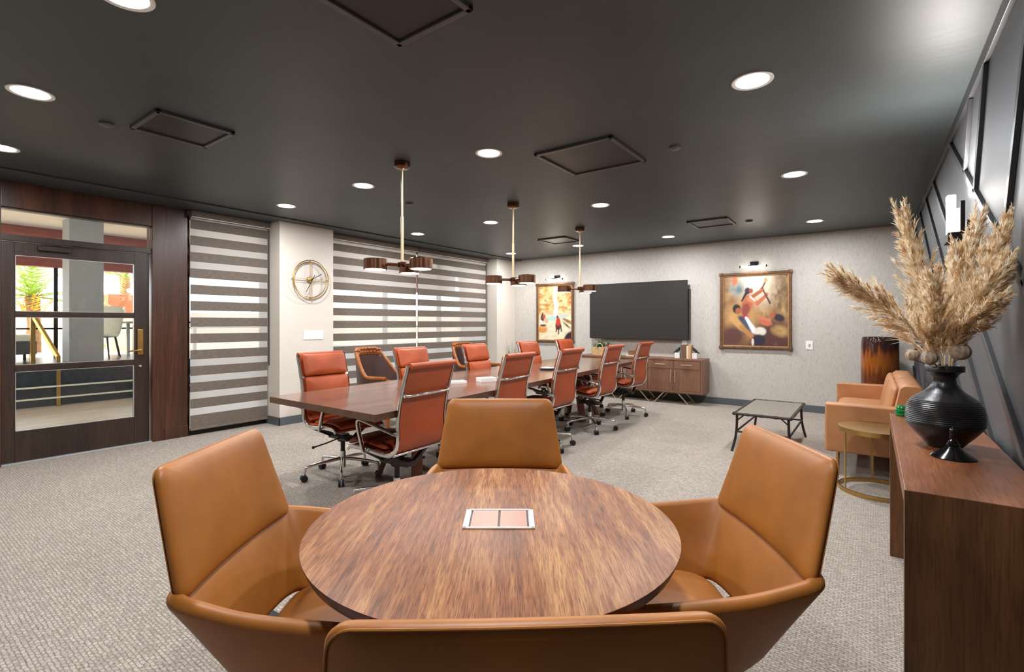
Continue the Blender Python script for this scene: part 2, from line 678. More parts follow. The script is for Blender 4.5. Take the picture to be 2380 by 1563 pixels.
# ------------------------------------------------------------------ the room
struct(MB().span((XL - 0.14, YF - 0.15, -0.1), (XR + 0.15, YB + 0.15, 0)), 'floor', M['carpet'], smooth=False)
struct(MB().span((XL - 0.14, YF - 0.15, CEIL), (XR + 0.15, YB + 0.15, CEIL + 0.12)), 'ceiling', M['ceiling'], smooth=False)
struct(MB().span((XL, YF, CEIL - 0.014), (-5.97, YB, CEIL + 0.001)), 'trim_1', M['ceiling'], smooth=False)
struct(MB().span((XL - 0.14, YB, 0), (XR + 0.15, YB + 0.15, CEIL)), 'wall_back', M['wallpaper'], smooth=False)
struct(MB().span((XL - 0.14, YF - 0.15, 0), (XR + 0.15, YF, CEIL)), 'wall_front', M['beige'], smooth=False)
struct(MB().span((XR, YF - 0.15, 0), (XR + 0.15, YB + 0.15, CEIL)), 'wall_right', M['charcoal'], smooth=False)
# window-side wall: solid behind the viewpoint, thin heads over the windows, pillars
w = MB()
w.span((XL - 0.14, YF, 0), (XL, 0.74, CEIL))
w.span((XL - 0.14, 2.40, 2.60), (XL, 3.34, CEIL))
w.span((XL - 0.14, 4.12, 2.60), (XL, 7.885, CEIL))
struct(w, 'wall_left', M['beige'], smooth=False)
struct(MB().span((XL - 0.14, 3.34, 0), (-6.15, 4.12, CEIL)), 'wall_pillar', M['pillar'], smooth=False)
struct(MB().span((XL - 0.14, 7.885, 0), (-6.15, YB, CEIL)), 'wall_corner', M['pillar'], smooth=False)

# diagonal strip pattern on the dark wall
STRIP_T = 0.02


def strip(mb, y0, z0, y1, z1, wd=0.042):
    mb.bar((XR - STRIP_T / 2 + 0.001, y0, z0), (XR - STRIP_T / 2 + 0.001, y1, z1), wd, STRIP_T, up=(1, 0, 0), bev=0.003)


ZT, ZB = 2.59, 0.11


def clipA(c, ymin, ymax):
    y0 = max(ymin, (ZB - c) / 0.535)
    y1 = min(ymax, (ZT - c) / 0.535)
    return y0, y1


st = MB()
lines = []
for c in (0.10,):
    y0, y1 = clipA(c, YF, YB)
    lines.append((y0, 0.535 * y0 + c, y1, 0.535 * y1 + c))
for c in (-0.53, -0.93, -1.35, -1.82, -2.3, -2.8, -3.3, -3.8):
    y0, y1 = clipA(c, YF, YB - 0.02)
    if y1 > y0:
        lines.append((y0, 0.535 * y0 + c, y1, 0.535 * y1 + c))
for kk in (9.62, 8.76, 7.05, 6.2, 5.3, 4.4, 3.5, 2.6, 1.7):
    # z = -1.87 y + kk, from the top trim down to the long diagonal z = .535 y + .1
    yt = (kk - ZT) / 1.87
    yd = (kk - 0.10) / 2.405
    zd = 0.535 * yd + 0.10
    if zd < ZB:
        zd = ZB
        yd = (kk - zd) / 1.87
    if yt > YF + 0.1:
        lines.append((yt, ZT, yd, zd))
for i, q in enumerate(lines):
    st = MB()
    strip(st, *q)
    struct(st, 'trim_%d' % (i + 10), M['striptrim'])
st = MB()
st.span((XR - 0.022, YF, 2.585), (XR + 0.001, YB, CEIL), 0.003)
struct(st, 'trim_2', M['striptrim'])
struct(MB().span((XR - 0.02, YF, 0), (XR + 0.001, YB, 0.11), 0.004), 'baseboard_right', M['striptrim'])
struct(MB().span((-6.15, YB - 0.012, 0), (XR - 0.02, YB + 0.001, 0.105), 0.004), 'baseboard_back', M['cove'])
b = MB()
b.span((-6.151, 3.328, 0), (-6.138, 4.132, 0.105), 0.003)
b.span((XL, 3.328, 0), (-6.138, 3.341, 0.105), 0.003)
b.span((XL, 4.119, 0), (-6.138, 4.132, 0.105), 0.003)
b.span((-6.151, 7.873, 0), (-6.138, YB, 0.105), 0.003)
b.span((XL, 7.873, 0), (-6.138, 7.886, 0.105), 0.003)
struct(b, 'baseboard_left', M['cove'])

# windows behind the blinds
for i, (y0, y1, bars) in enumerate(((2.40, 3.34, ()), (4.12, 7.885, (5.37, 6.63)))):
    fr = MB()
    x0, x1 = XL - 0.12, XL - 0.05
    fr.span((XL - 0.14, y0, 0), (XL - 0.002, y1, 0.055), 0.003)
    fr.span((x0, y0, 2.55), (x1, y1, 2.60))
    fr.span((x0, y0, 0.05), (x1, y0 + 0.045, 2.6))
    fr.span((x0, y1 - 0.045, 0.05), (x1, y1, 2.6))
    for q in bars:
        fr.span((x0, q - 0.025, 0.05), (x1, q + 0.025, 2.6))
    wo = struct(fr, 'window_%d' % (i + 1), M['blackmetal'], smooth=False)
    g = MB()
    g.span((XL - 0.088, y0 + 0.04, 0.05), (XL - 0.082, y1 - 0.04, 2.56))
    g.build('pane', M['glass'], wo, smooth=False)

# door
door = sempty('door_1')
fr = MB()
fr.span((XL - 0.14, 0.74, 0), (XL + 0.03, 0.872, CEIL - 0.014), 0.004)
fr.span((XL - 0.14, 2.045, 0), (XL + 0.03, 2.16, CEIL - 0.014), 0.004)
fr.span((XL - 0.14, 2.15, 0), (XL + 0.015, 2.40, CEIL - 0.014), 0.004)
fr.span((XL + 0.0, 2.165, 0.0), (XL + 0.024, 2.402, 0.13), 0.004)
fr.span((XL - 0.14, 0.872, 2.40), (XL + 0.02, 2.045, CEIL - 0.014), 0.004)
fr.build('door_frame', M['trimwood'], door)
t = MB()
t.span((XL - 0.1, 0.872, 2.09), (XL + 0.012, 2.045, 2.15), 0.004)
t.span((XL - 0.1, 0.872, 2.385), (XL, 2.045, 2.41), 0.003)
t.build('transom_rail', M['doorwood'], door)
MB().span((XL - 0.06, 0.873, 2.14), (XL - 0.054, 2.044, 2.40)).build('transom_pane', M['glass'], door, smooth=False)
lf = MB()
xa, xb = XL - 0.06, XL - 0.015
lf.span((xa, 0.877, 0.012), (xb, 0.97, 2.085), 0.004)
lf.span((xa, 1.89, 0.012), (xb, 2.03, 2.085), 0.004)
lf.span((xa, 0.96, 0.012), (xb, 1.90, 0.302), 0.004)
lf.span((xa, 0.96, 1.962), (xb, 1.90, 2.085), 0.004)
lf.span((xa, 0.96, 1.378), (xb, 1.90, 1.432), 0.004)
lf.span((xa, 0.96, 0.862), (xb, 1.90, 0.925), 0.004)
leafo = lf.build('door_leaf', M['doorwood'], door)
MB().span((XL - 0.04, 0.965, 0.30), (XL - 0.034, 1.895, 1.965)).build('pane', M['glass'], leafo, smooth=False)
bd = MB()
for z0, z1 in ((0.302, 0.862), (0.925, 1.378), (1.432, 1.962)):
    for a, bb in (((0.97, z0), (0.974, z1)), ((1.886, z0), (1.89, z1)), ((0.97, z0), (1.89, z0 + 0.004)), ((0.97, z1 - 0.004), (1.89, z1))):
        bd.span((xb - 0.012, a[0], a[1]), (xb + 0.002, bb[0], bb[1]))
bd.build('glazing_bead', M['silver'], leafo, smooth=False)
h = MB()
h.span((xb, 1.918, 0.975), (xb + 0.012, 1.972, 1.255), 0.004)
h.cyl((xb, 1.945, 1.03), (xb + 0.055, 1.945, 1.03), 0.011, n=14)
h.tube([(xb + 0.052, 1.945, 1.03), (xb + 0.056, 1.88, 1.025), (xb + 0.05, 1.82, 1.012)], [0.010, 0.009, 0.008], 12)
h.cyl((xb, 1.945, 1.19), (xb + 0.02, 1.945, 1.19), 0.015, n=16)
h.build('door_handle', M['brass'], leafo)
kb = MB()
kb.lathe([(0.0, 0), (0.018, 0.001), (0.016, 0.012), (0.004, 0.022), (0, 0.023)], n=4,
         mtx=Matrix.Translation((xb, 1.945, 0.85)) @ Matrix.Rotation(PI / 2, 4, 'Y'))
kb.build('deadbolt', M['palebrass'], leafo)
cl = MB()
cl.span((xb, 1.12, 2.02), (xb + 0.04, 1.36, 2.065), 0.004)
cl.bar((xb + 0.045, 1.14, 2.075), (XL + 0.03, 1.42, 2.10), 0.02, 0.012)
cl.build('door_closer', M['iron'], door)
MB().span((XL - 0.1, 0.872, 0), (XL + 0.03, 2.045, 0.012), 0.003).build('threshold', M['silver'], door)

# ------------------------------------------------------------------ zebra blinds


def blind(y0, y1, zref, label, cord_side):
    r = empty('zebra_blind', (0, 0, 0), 0, label, 'window blind', 'striped zebra blinds over the windows')
    v = MB()
    v.span((XL + 0.012, y0 + 0.004, 2.562), (XL + 0.105, y1 - 0.004, CEIL - 0.016), 0.006)
    v.build('valance', bl_val, r)
    e = MB()
    e.span((XL + 0.10, y0 + 0.004, 2.556), (XL + 0.108, y1 - 0.004, 2.563))
    e.build('valance_edge', M['white'], r, smooth=False)
    f = MB()
    n = 2
    zz = [2.565, 0.085]
    f.add([(XL + 0.045, y0 + 0.01, zz[0]), (XL + 0.045, y1 - 0.012, zz[0]), (XL + 0.045, y1 - 0.012, zz[1]), (XL + 0.045, y0 + 0.01, zz[1])], [(0, 1, 2, 3)])
    f.build('striped_fabric', mat_blind(zref, 0.1918, 0.111), r, smooth=False)
    b_ = MB()
    b_.span((XL + 0.03, y0 + 0.01, 0.060), (XL + 0.058, y1 - 0.012, 0.088), 0.006)
    b_.build('bottom_rail', bl_val, r)
    c = MB()
    yc = y1 - 0.004 if cord_side > 0 else y0 + 0.004
    for dx in (0.06, 0.078):
        c.tube([(XL + dx, yc, 2.55), (XL + dx, yc, 0.78)], 0.0035, 6)
    c.tube([(XL + 0.06, yc, 0.78), (XL + 0.069, yc, 0.765), (XL + 0.078, yc, 0.78)], 0.0035, 6)
    c.build('bead_chain', M['black'], r)
    return r


bl_val = NT('blind_valance_fabric')
_n = bl_val.noise(bl_val.coords(scale=(1, 0.12, 1)), 160.0, 3, 0.6)
bl_val.link(bl_val.ramp(_n, [(0.3, srgb(94, 83, 74)), (0.7, srgb(124, 111, 100))]), bl_val.p.inputs['Base Color'])
bl_val.p.inputs['Roughness'].default_value = 0.8
bl_val = bl_val.m
blind(2.405, 3.335, 2.349, 'narrow taupe striped zebra blind between the wooden door frame and the clock pillar', 1)
blind(4.125, 5.955, 2.317, 'wide taupe striped zebra blind directly beyond the clock pillar', 1)
blind(5.965, 7.872, 2.317, 'taupe striped zebra blind next to the room corner, behind the middle pendant', 1)

# ------------------------------------------------------------------ ceiling fittings
LX = (-0.56, -2.45, -4.0, -5.4)
LAMPS = []
_proto = None
lights = [(-3.92, 0.65, 'recessed round downlight above the door end of the room, largest white disc on the left'),
          (-5.33, 0.72, 'recessed round downlight just above the wooden door header, cut by the photo edge'),
          (-0.53, 2.96, 'largest recessed downlight, alone above the right side near the panelled wall'),
          (-2.42, 3.0, 'recessed downlight between the nearest pendant and the big square ceiling vent'),
          (-3.97, 2.99, 'recessed downlight just left of the nearest pendant canopy'),
          (-5.36, 2.99, 'recessed downlight above the pillar with the clock'),
          (-2.47, 5.06, 'recessed downlight beyond the big square vent, right of the middle pendant'),
          (-4.06, 5.07, 'recessed downlight just left of the middle pendant canopy'),
          (-5.46, 5.08, 'recessed downlight close to the window blinds, beyond the nearest pendant rod'),
          (-0.56, 5.04, 'recessed downlight above the sofa, second along the right-hand row'),
          (-0.6, 7.5, 'recessed downlight near the back wall above the switch plate, farthest of the right-hand row'),
          (-2.53, 7.53, 'recessed downlight near the back wall above the television'),
          (-4.07, 7.48, 'recessed downlight behind the farthest pendant rod, near the back wall'),
          (-5.56, 7.56, 'recessed downlight in the far window corner behind the middle pendant rod'),
          (-2.45, 0.68, None), (-0.56, 0.68, None)]


def area_light(name, loc, size, power, col=(0.955, 0.975, 1.0), rot=(0, 0, 0), spread=PI, parent=None):
    l = bpy.data.lights.new(name, 'AREA')
    l.shape = 'DISK'
    l.size = size
    l.energy = power
    l.color = col
    l.spread = spread
    o = bpy.data.objects.new(name, l)
    COL.objects.link(o)
    o.location = loc
    o.rotation_euler = rot
    if parent is not None:
        o.parent = parent
    return o


LAMP_W = 17.0
for i, (x, y, lab) in enumerate(lights):
    if _proto is None:
        r = empty('ceiling_downlight')
        MB().lathe([(0.082, -0.002), (0.103, -0.006), (0.106, -0.003), (0.106, 0.002), (0.082, 0.002)], n=40).build('trim_ring', M['white'], r)
        MB().lathe([(0.083, -0.004), (0.083, -0.001)], n=40).build('lens', M['lens'], r)
        _proto = r
    else:
        r = copy_tree(_proto)
    r.location = (x, y, CEIL)
    tag(r, lab or 'recessed round white ceiling downlight over the area behind the round table', 'ceiling light', 'recessed ceiling downlights')
    area_light('lamp', (0, 0, -0.012), 0.16, LAMP_W, parent=r)

vents = [(-1.585, 1.345, 0.46, 'dark square ceiling vent at the top edge of the photo, nearest the round table', True),
         (-3.81, 1.39, 0.47, 'dark square ceiling vent nearest the door, beside a small round detector', False),
         (-1.815, 3.55, 0.66, 'largest square ceiling vent with pale mesh, right of the pendant row', False),
         (-1.71, 6.80, 0.50, 'small dark square ceiling vent above the television and portrait painting', False),
         (-4.04, 6.80, 0.50, 'small dark ceiling vent beside the farthest pendant canopy', False)]
for x, y, s, lab, dk in vents:
    r = empty('ceiling_vent', (x, y, CEIL), 0, lab, 'ceiling vent', 'ceiling vents')
    f = MB()
    wv = 0.028
    for a, bb in (((-s / 2, -s / 2), (s / 2, -s / 2 + wv)), ((-s / 2, s / 2 - wv), (s / 2, s / 2)), ((-s / 2, -s / 2), (-s / 2 + wv, s / 2)), ((s / 2 - wv, -s / 2), (s / 2, s / 2))):
        f.span((a[0], a[1], -0.02), (bb[0], bb[1], 0.001), 0.004)
    f.build('vent_frame', M['ventframe'], r)
    g = MB()
    g.span((-s / 2 + wv, -s / 2 + wv, -0.008), (s / 2 - wv, s / 2 - wv, 0.0))
    g.build('grille', M['bezel'] if dk else M['grille'], r, smooth=False)

for x, y, lab in ((-4.117, 1.05, 'small dark round ceiling detector left of the vent near the door'),
                  (-1.204, 3.727, 'small sprinkler cap right of the largest ceiling vent'),
                  (-4.146, 3.738, 'small dark ceiling sprinkler cap beside the nearest pendant rod'),
                  (-1.286, 6.965, 'small sprinkler cap just right of the far ceiling vent above the portrait painting')):
    o = MB().lathe([(0.0, -0.022), (0.025, -0.021), (0.042, -0.012), (0.045, 0.0), (0.02, 0.001)], n=24).build('ceiling_sprinkler', M['ventframe'])
    o.location = (x, y, CEIL)
    tag(o, lab, 'ceiling sprinkler', 'small round ceiling caps')

# ------------------------------------------------------------------ pendants


def make_pendant():
    r = empty('pendant_light')
    MB().lathe([(0.0, -0.05), (0.055, -0.05), (0.066, -0.042), (0.066, 0.0), (0.0, 0.0)], n=28).build('canopy', M['bronze'], r)
    m = MB()
    m.cyl((0, 0, -0.055), (0, 0, -0.45), 0.0085, n=12)
    m.cyl((0, 0, -0.45), (0, 0, -0.83), 0.012, n=12)
    m.lathe([(0.02, -0.064), (0.02, -0.048)], n=16)
    m.build('rod', M['palebrass'], r)
    m = MB()
    m.lathe([(0.0, -0.872), (0.034, -0.872), (0.036, -0.868), (0.036, -0.832), (0.03, -0.826), (0, -0.826)], n=24)
    m.build('hub', M['bronze'], r)
    for a in (YAW + PI, YAW - math.radians(60), YAW + math.radians(60)):
        ca, sa = math.cos(a), math.sin(a)
        arm = MB().cyl((0.03 * ca, 0.03 * sa, -0.85), (0.14 * ca, 0.14 * sa, -0.85), 0.014, n=12).build('arm', M['bronze'], r)
        c = (0.218 * ca, 0.218 * sa, 0)
        s = MB()
        s.lathe([(0.090, -0.898), (0.093, -0.898), (0.093, -0.818), (0.087, -0.812), (0.0, -0.812), (0.0, -0.818), (0.085, -0.818), (0.090, -0.822)], c, 32)
        so = s.build('lamp_shade', M['bronze'], r)
        MB().lathe([(0.0, -0.905), (0.08, -0.900), (0.0895, -0.892), (0.0895, -0.882), (0.0, -0.882)], c, 32).build('lens', M['lens_small'], so)
    return r


pend = make_pendant()
for i, (x, y, lab) in enumerate(((-3.14, 2.75, 'nearest bronze pendant lamp with three drum shades over the conference table'),
                                 (-3.22, 4.42, 'middle bronze three-shade pendant lamp hanging in front of the corner pillar'),
                                 (-3.29, 6.10, 'farthest bronze three-shade pendant lamp, hanging in front of the canyon painting'))):
    o = pend if i == 0 else copy_tree(pend)
    o.location = (x, y, CEIL)
    o.rotation_euler = (0, 0, math.radians((25, 13, 0)[i]))
    tag(o, lab, 'pendant light', 'bronze pendants over the conference table')

# ------------------------------------------------------------------ wall things
ck = empty('wall_clock', (-6.15, 3.755, 1.908), 0, 'round open brass ring clock with dark hands on the greige pillar', 'clock')
m = MB()
for rr, xo in ((0.262, 0.045), (0.238, 0.028)):
    m.tube([(xo, rr * math.cos(2 * PI * i / 64), rr * math.sin(2 * PI * i / 64)) for i in range(64)], 0.006, 8, closed=True, up=(1, 0, 0))
m.build('ring', M['brass'], ck)
m = MB()
for a in (0, PI / 2, PI, 3 * PI / 2):
    for o_ in (-0.012, 0.012):
        c_, s_ = math.cos(a), math.sin(a)
        m.bar((0.03, 0.04 * c_ - o_ * s_, 0.04 * s_ + o_ * c_), (0.03, 0.25 * c_ - o_ * s_, 0.25 * s_ + o_ * c_), 0.004, 0.004, up=(1, 0, 0))
    m.bar((0.0, 0.25 * c_, 0.25 * s_), (0.05, 0.25 * c_, 0.25 * s_), 0.008, 0.012)
m.build('spoke', M['brass'], ck)
MB().lathe([(0, 0), (0.042, 0), (0.042, 0.034), (0.036, 0.04), (0, 0.04)], n=28, mtx=Matrix.Rotation(PI / 2, 4, 'Y')).build('hub', M['brass'], ck)
MB().bar((0.050, -0.05, -0.03), (0.050, 0.155, 0.088), 0.008, 0.004, up=(1, 0, 0)).build('hour_hand', M['blackmetal'], ck)
MB().bar((0.045, 0.052, 0.066), (0.045, -0.075, -0.172), 0.007, 0.004, up=(1, 0, 0)).build('minute_hand', M['blackmetal'], ck)

sp = empty('light_switch', (-6.15, 3.815, 1.16), 0, 'wide white five-gang light switch plate on the pillar below the clock', 'light switch')
MB().span((0, -0.145, -0.06), (0.008, 0.145, 0.06), 0.003).build('plate', M['white'], sp)
for i in range(5):
    MB().span((0.006, -0.116 + i * 0.0535 - 0.0005, -0.034), (0.013, -0.116 + i * 0.0535 + 0.0335 - 0.016, 0.034), 0.003).build('rocker', M['white'], sp)
sp = empty('wall_outlet', (-0.75, YB, 0.995), 0, 'small white wall plate on the wallpaper right of the portrait painting', 'outlet')
MB().span((-0.046, -0.008, -0.064), (0.046, 0, 0.064), 0.003).build('plate', M['white'], sp)
MB().span((-0.013, -0.013, -0.022), (0.013, -0.006, 0.022), 0.003).build('socket', M['silver'], sp)

# television
tv = empty('television', (-3.395, 8.36, 1.545), 0, 'large dark wall-mounted flat television above the credenza', 'television')
MB().span((-0.905, 0, -0.505), (0.905, 0.035, 0.505), 0.004).build('bezel', M['bezel'], tv)
MB().span((-0.899, -0.003, -0.497), (0.899, 0.001, 0.499), 0.001).build('screen', M['screen'], tv)
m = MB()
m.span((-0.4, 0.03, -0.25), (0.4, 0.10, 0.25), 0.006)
m.span((-0.55, 0.10, -0.50), (0.925, 0.141, 0.36), 0.003)  # wide dark panel stands in for the set's shadow on the wall
m.build('mount_and_shadow_panel', M['ventframe'], tv)
m = MB()
m.span((0.78, 0.115, -0.62), (0.86, 0.141, -0.49), 0.003)
m.build('cable_cover', M['white'], tv)


# paintings
def painting(x0, x1, z0, z1, paint, label, gx, gz):
    W, H = x1 - x0, z1 - z0
    r = empty('framed_painting', ((x0 + x1) / 2, YB, (z0 + z1) / 2), 0, label, 'painting')
    f = MB()
    fw = 0.045
    for a, bb in (((-W / 2, -H / 2), (W / 2, -H / 2 + fw)), ((-W / 2, H / 2 - fw), (W / 2, H / 2)), ((-W / 2, -H / 2), (-W / 2 + fw, H / 2)), ((W / 2 - fw, -H / 2), (W / 2, H / 2))):
        f.span((a[0], -0.045, a[1]), (bb[0], 0.001, bb[1]), 0.012, 3)
    for sx in (-1, 1):
        for sz in (-1, 1):
            f.box((sx * (W / 2 - 0.018), -0.03, sz * (H / 2 - 0.018)), (0.06, 0.05, 0.06), 0.012)
    f.build('frame', M['frame_gold'], r)
    fi = MB()
    g = fw - 0.004
    for a, bb in (((-W / 2 + g, -H / 2 + g), (W / 2 - g, -H / 2 + g + 0.014)), ((-W / 2 + g, H / 2 - g - 0.014), (W / 2 - g, H / 2 - g)), ((-W / 2 + g, -H / 2 + g), (-W / 2 + g + 0.014, H / 2 - g)), ((W / 2 - g - 0.014, -H / 2 + g), (W / 2 - g, H / 2 - g))):
        fi.span((a[0], -0.034, a[1]), (bb[0], -0.012, bb[1]), 0.004)
    fi.build('fillet', M['fillet'], r)
    cw, ch = W - 2 * fw, H - 2 * fw
    vs, fs, cols = [], [], []
    for j in range(gz + 1):
        for i in range(gx + 1):
            u, v = i / gx, j / gz
            vs.append((-cw / 2 + cw * u, -0.018, -ch / 2 + ch * v))
            cols.append(paint(u, 1 - v))
    for j in range(gz):
        for i in range(gx):
            a = j * (gx + 1) + i
            fs.append((a, a + 1, a + gx + 2, a + gx + 1))
    o = MB().add(vs, fs).build('canvas', M['canvas'], r, smooth=False)
    at = o.data.color_attributes.new('paint', 'FLOAT_COLOR', 'POINT')
    for i, c in enumerate(cols):
        at.data[i].color = c
    bk = MB().span((-cw / 2, -0.015, -ch / 2), (cw / 2, 0, ch / 2)).build('backing', M['black'], r, smooth=False)
    return r


def fbm(u, v, s, o=0.0):
    return mnoise.fractal(Vector((u * s, v * s, o)), 0.9, 2.1, 4) * 0.5 + 0.5


def blend(a, b, f):
    f = max(0, min(1, f))
    return tuple(a[i] + (b[i] - a[i]) * f for i in range(3)) + (1,)


def ell(u, v, cx, cy, rx, ry, rot=0.0, soft=0.35):
    c_, s_ = math.cos(rot), math.sin(rot)
    x, y = u - cx, v - cy
    X, Y = (x * c_ + y * s_) / rx, (-x * s_ + y * c_) / ry
    d = math.sqrt(X * X + Y * Y)
    return max(0, min(1, (1 + soft / 2 - d) / soft))


def seg(u, v, x0, y0, x1, y1, w0, w1=None, soft=0.5):
    w1 = w0 if w1 is None else w1
    dx, dy = x1 - x0, y1 - y0
    t = max(0, min(1, ((u - x0) * dx + (v - y0) * dy) / (dx * dx + dy * dy)))
    d = math.hypot(u - x0 - dx * t, v - y0 - dy * t)
    w_ = w0 + (w1 - w0) * t
    return max(0, min(1, (1 + soft / 2 - d / w_) / soft))


def layers(c, ls):
    for f, col in ls:
        if f > 0:
            c = blend(c, col, f)
    return c


def paint_canyon(u, v):
    n = fbm(u, v * 1.5, 6)
    n2 = fbm(u * 0.6, v * 2.2, 11, 4)
    c = blend(srgb(196, 140, 74), srgb(244, 224, 168), n * 1.5 - 0.3)
    if v < 0.55:
        c = blend(c, srgb(176, 104, 44), (n2 - 0.5) * 3.0)
        c = blend(c, srgb(120, 70, 34), (0.10 - u) * 6 * (0.4 + n))
    lo = max(0, min(1, (v - 0.46) * 8))
    c = blend(c, blend(srgb(216, 200, 160), srgb(244, 232, 206), n2), lo)
    x = 0.50 + 0.10 * (v - 0.1) + 0.02 * math.sin(v * 22)
    wf = max(0, 1 - abs(u - x) / (0.055 + 0.05 * v)) * (1 if v < 0.5 else max(0, 1 - (v - 0.5) * 12))
    c = blend(c, srgb(250, 248, 244), wf * 2.0)
    return layers(c, [
        (ell(u, v, 0.42, 0.60, 0.16, 0.045), srgb(176, 206, 198)),
        (ell(u, v, 0.72, 0.56, 0.16, 0.04), srgb(190, 200, 190)),
        (ell(u, v, 0.90, 0.66, 0.18, 0.03, 0.3) * (0.4 + n2), srgb(150, 98, 56)),
        (ell(u, v, 0.84, 0.72, 0.14, 0.02, 0.5) * (0.4 + n), srgb(96, 60, 42)),
        (ell(u, v, 0.12, 0.80, 0.16, 0.07) * (0.3 + n), srgb(214, 140, 66)),
        (ell(u, v, 0.14, 0.73, 0.10, 0.02), srgb(96, 68, 44)),
        (ell(u, v, 0.93, 0.97, 0.18, 0.12, -0.5), srgb(54, 28, 40)),
        (ell(u, v, 0.12, 0.59, 0.055, 0.075), srgb(84, 56, 44)),
        (ell(u, v, 0.17, 0.57, 0.045, 0.045), srgb(182, 82, 56)),
        (ell(u, v, 0.13, 0.51, 0.02, 0.025), srgb(70, 44, 34)),
        (ell(u, v, 0.24, 0.64, 0.06, 0.05) * 0.8, srgb(206, 150, 140)),
        (ell(u, v, 0.08, 0.66, 0.05, 0.025), srgb(240, 232, 222)),
        (ell(u, v, 0.60, 0.73, 0.085, 0.085), srgb(96, 42, 44)),
        (ell(u, v, 0.60, 0.66, 0.065, 0.075), srgb(200, 62, 44)),
        (ell(u, v, 0.575, 0.575, 0.03, 0.03), srgb(110, 58, 40)),
        (seg(u, v, 0.55, 0.76, 0.54, 0.84, 0.016), srgb(70, 40, 40)),
        (seg(u, v, 0.61, 0.78, 0.61, 0.88, 0.016), srgb(60, 34, 40)),
        (seg(u, v, 0.68, 0.74, 0.69, 0.83, 0.016), srgb(70, 40, 44)),
    ])


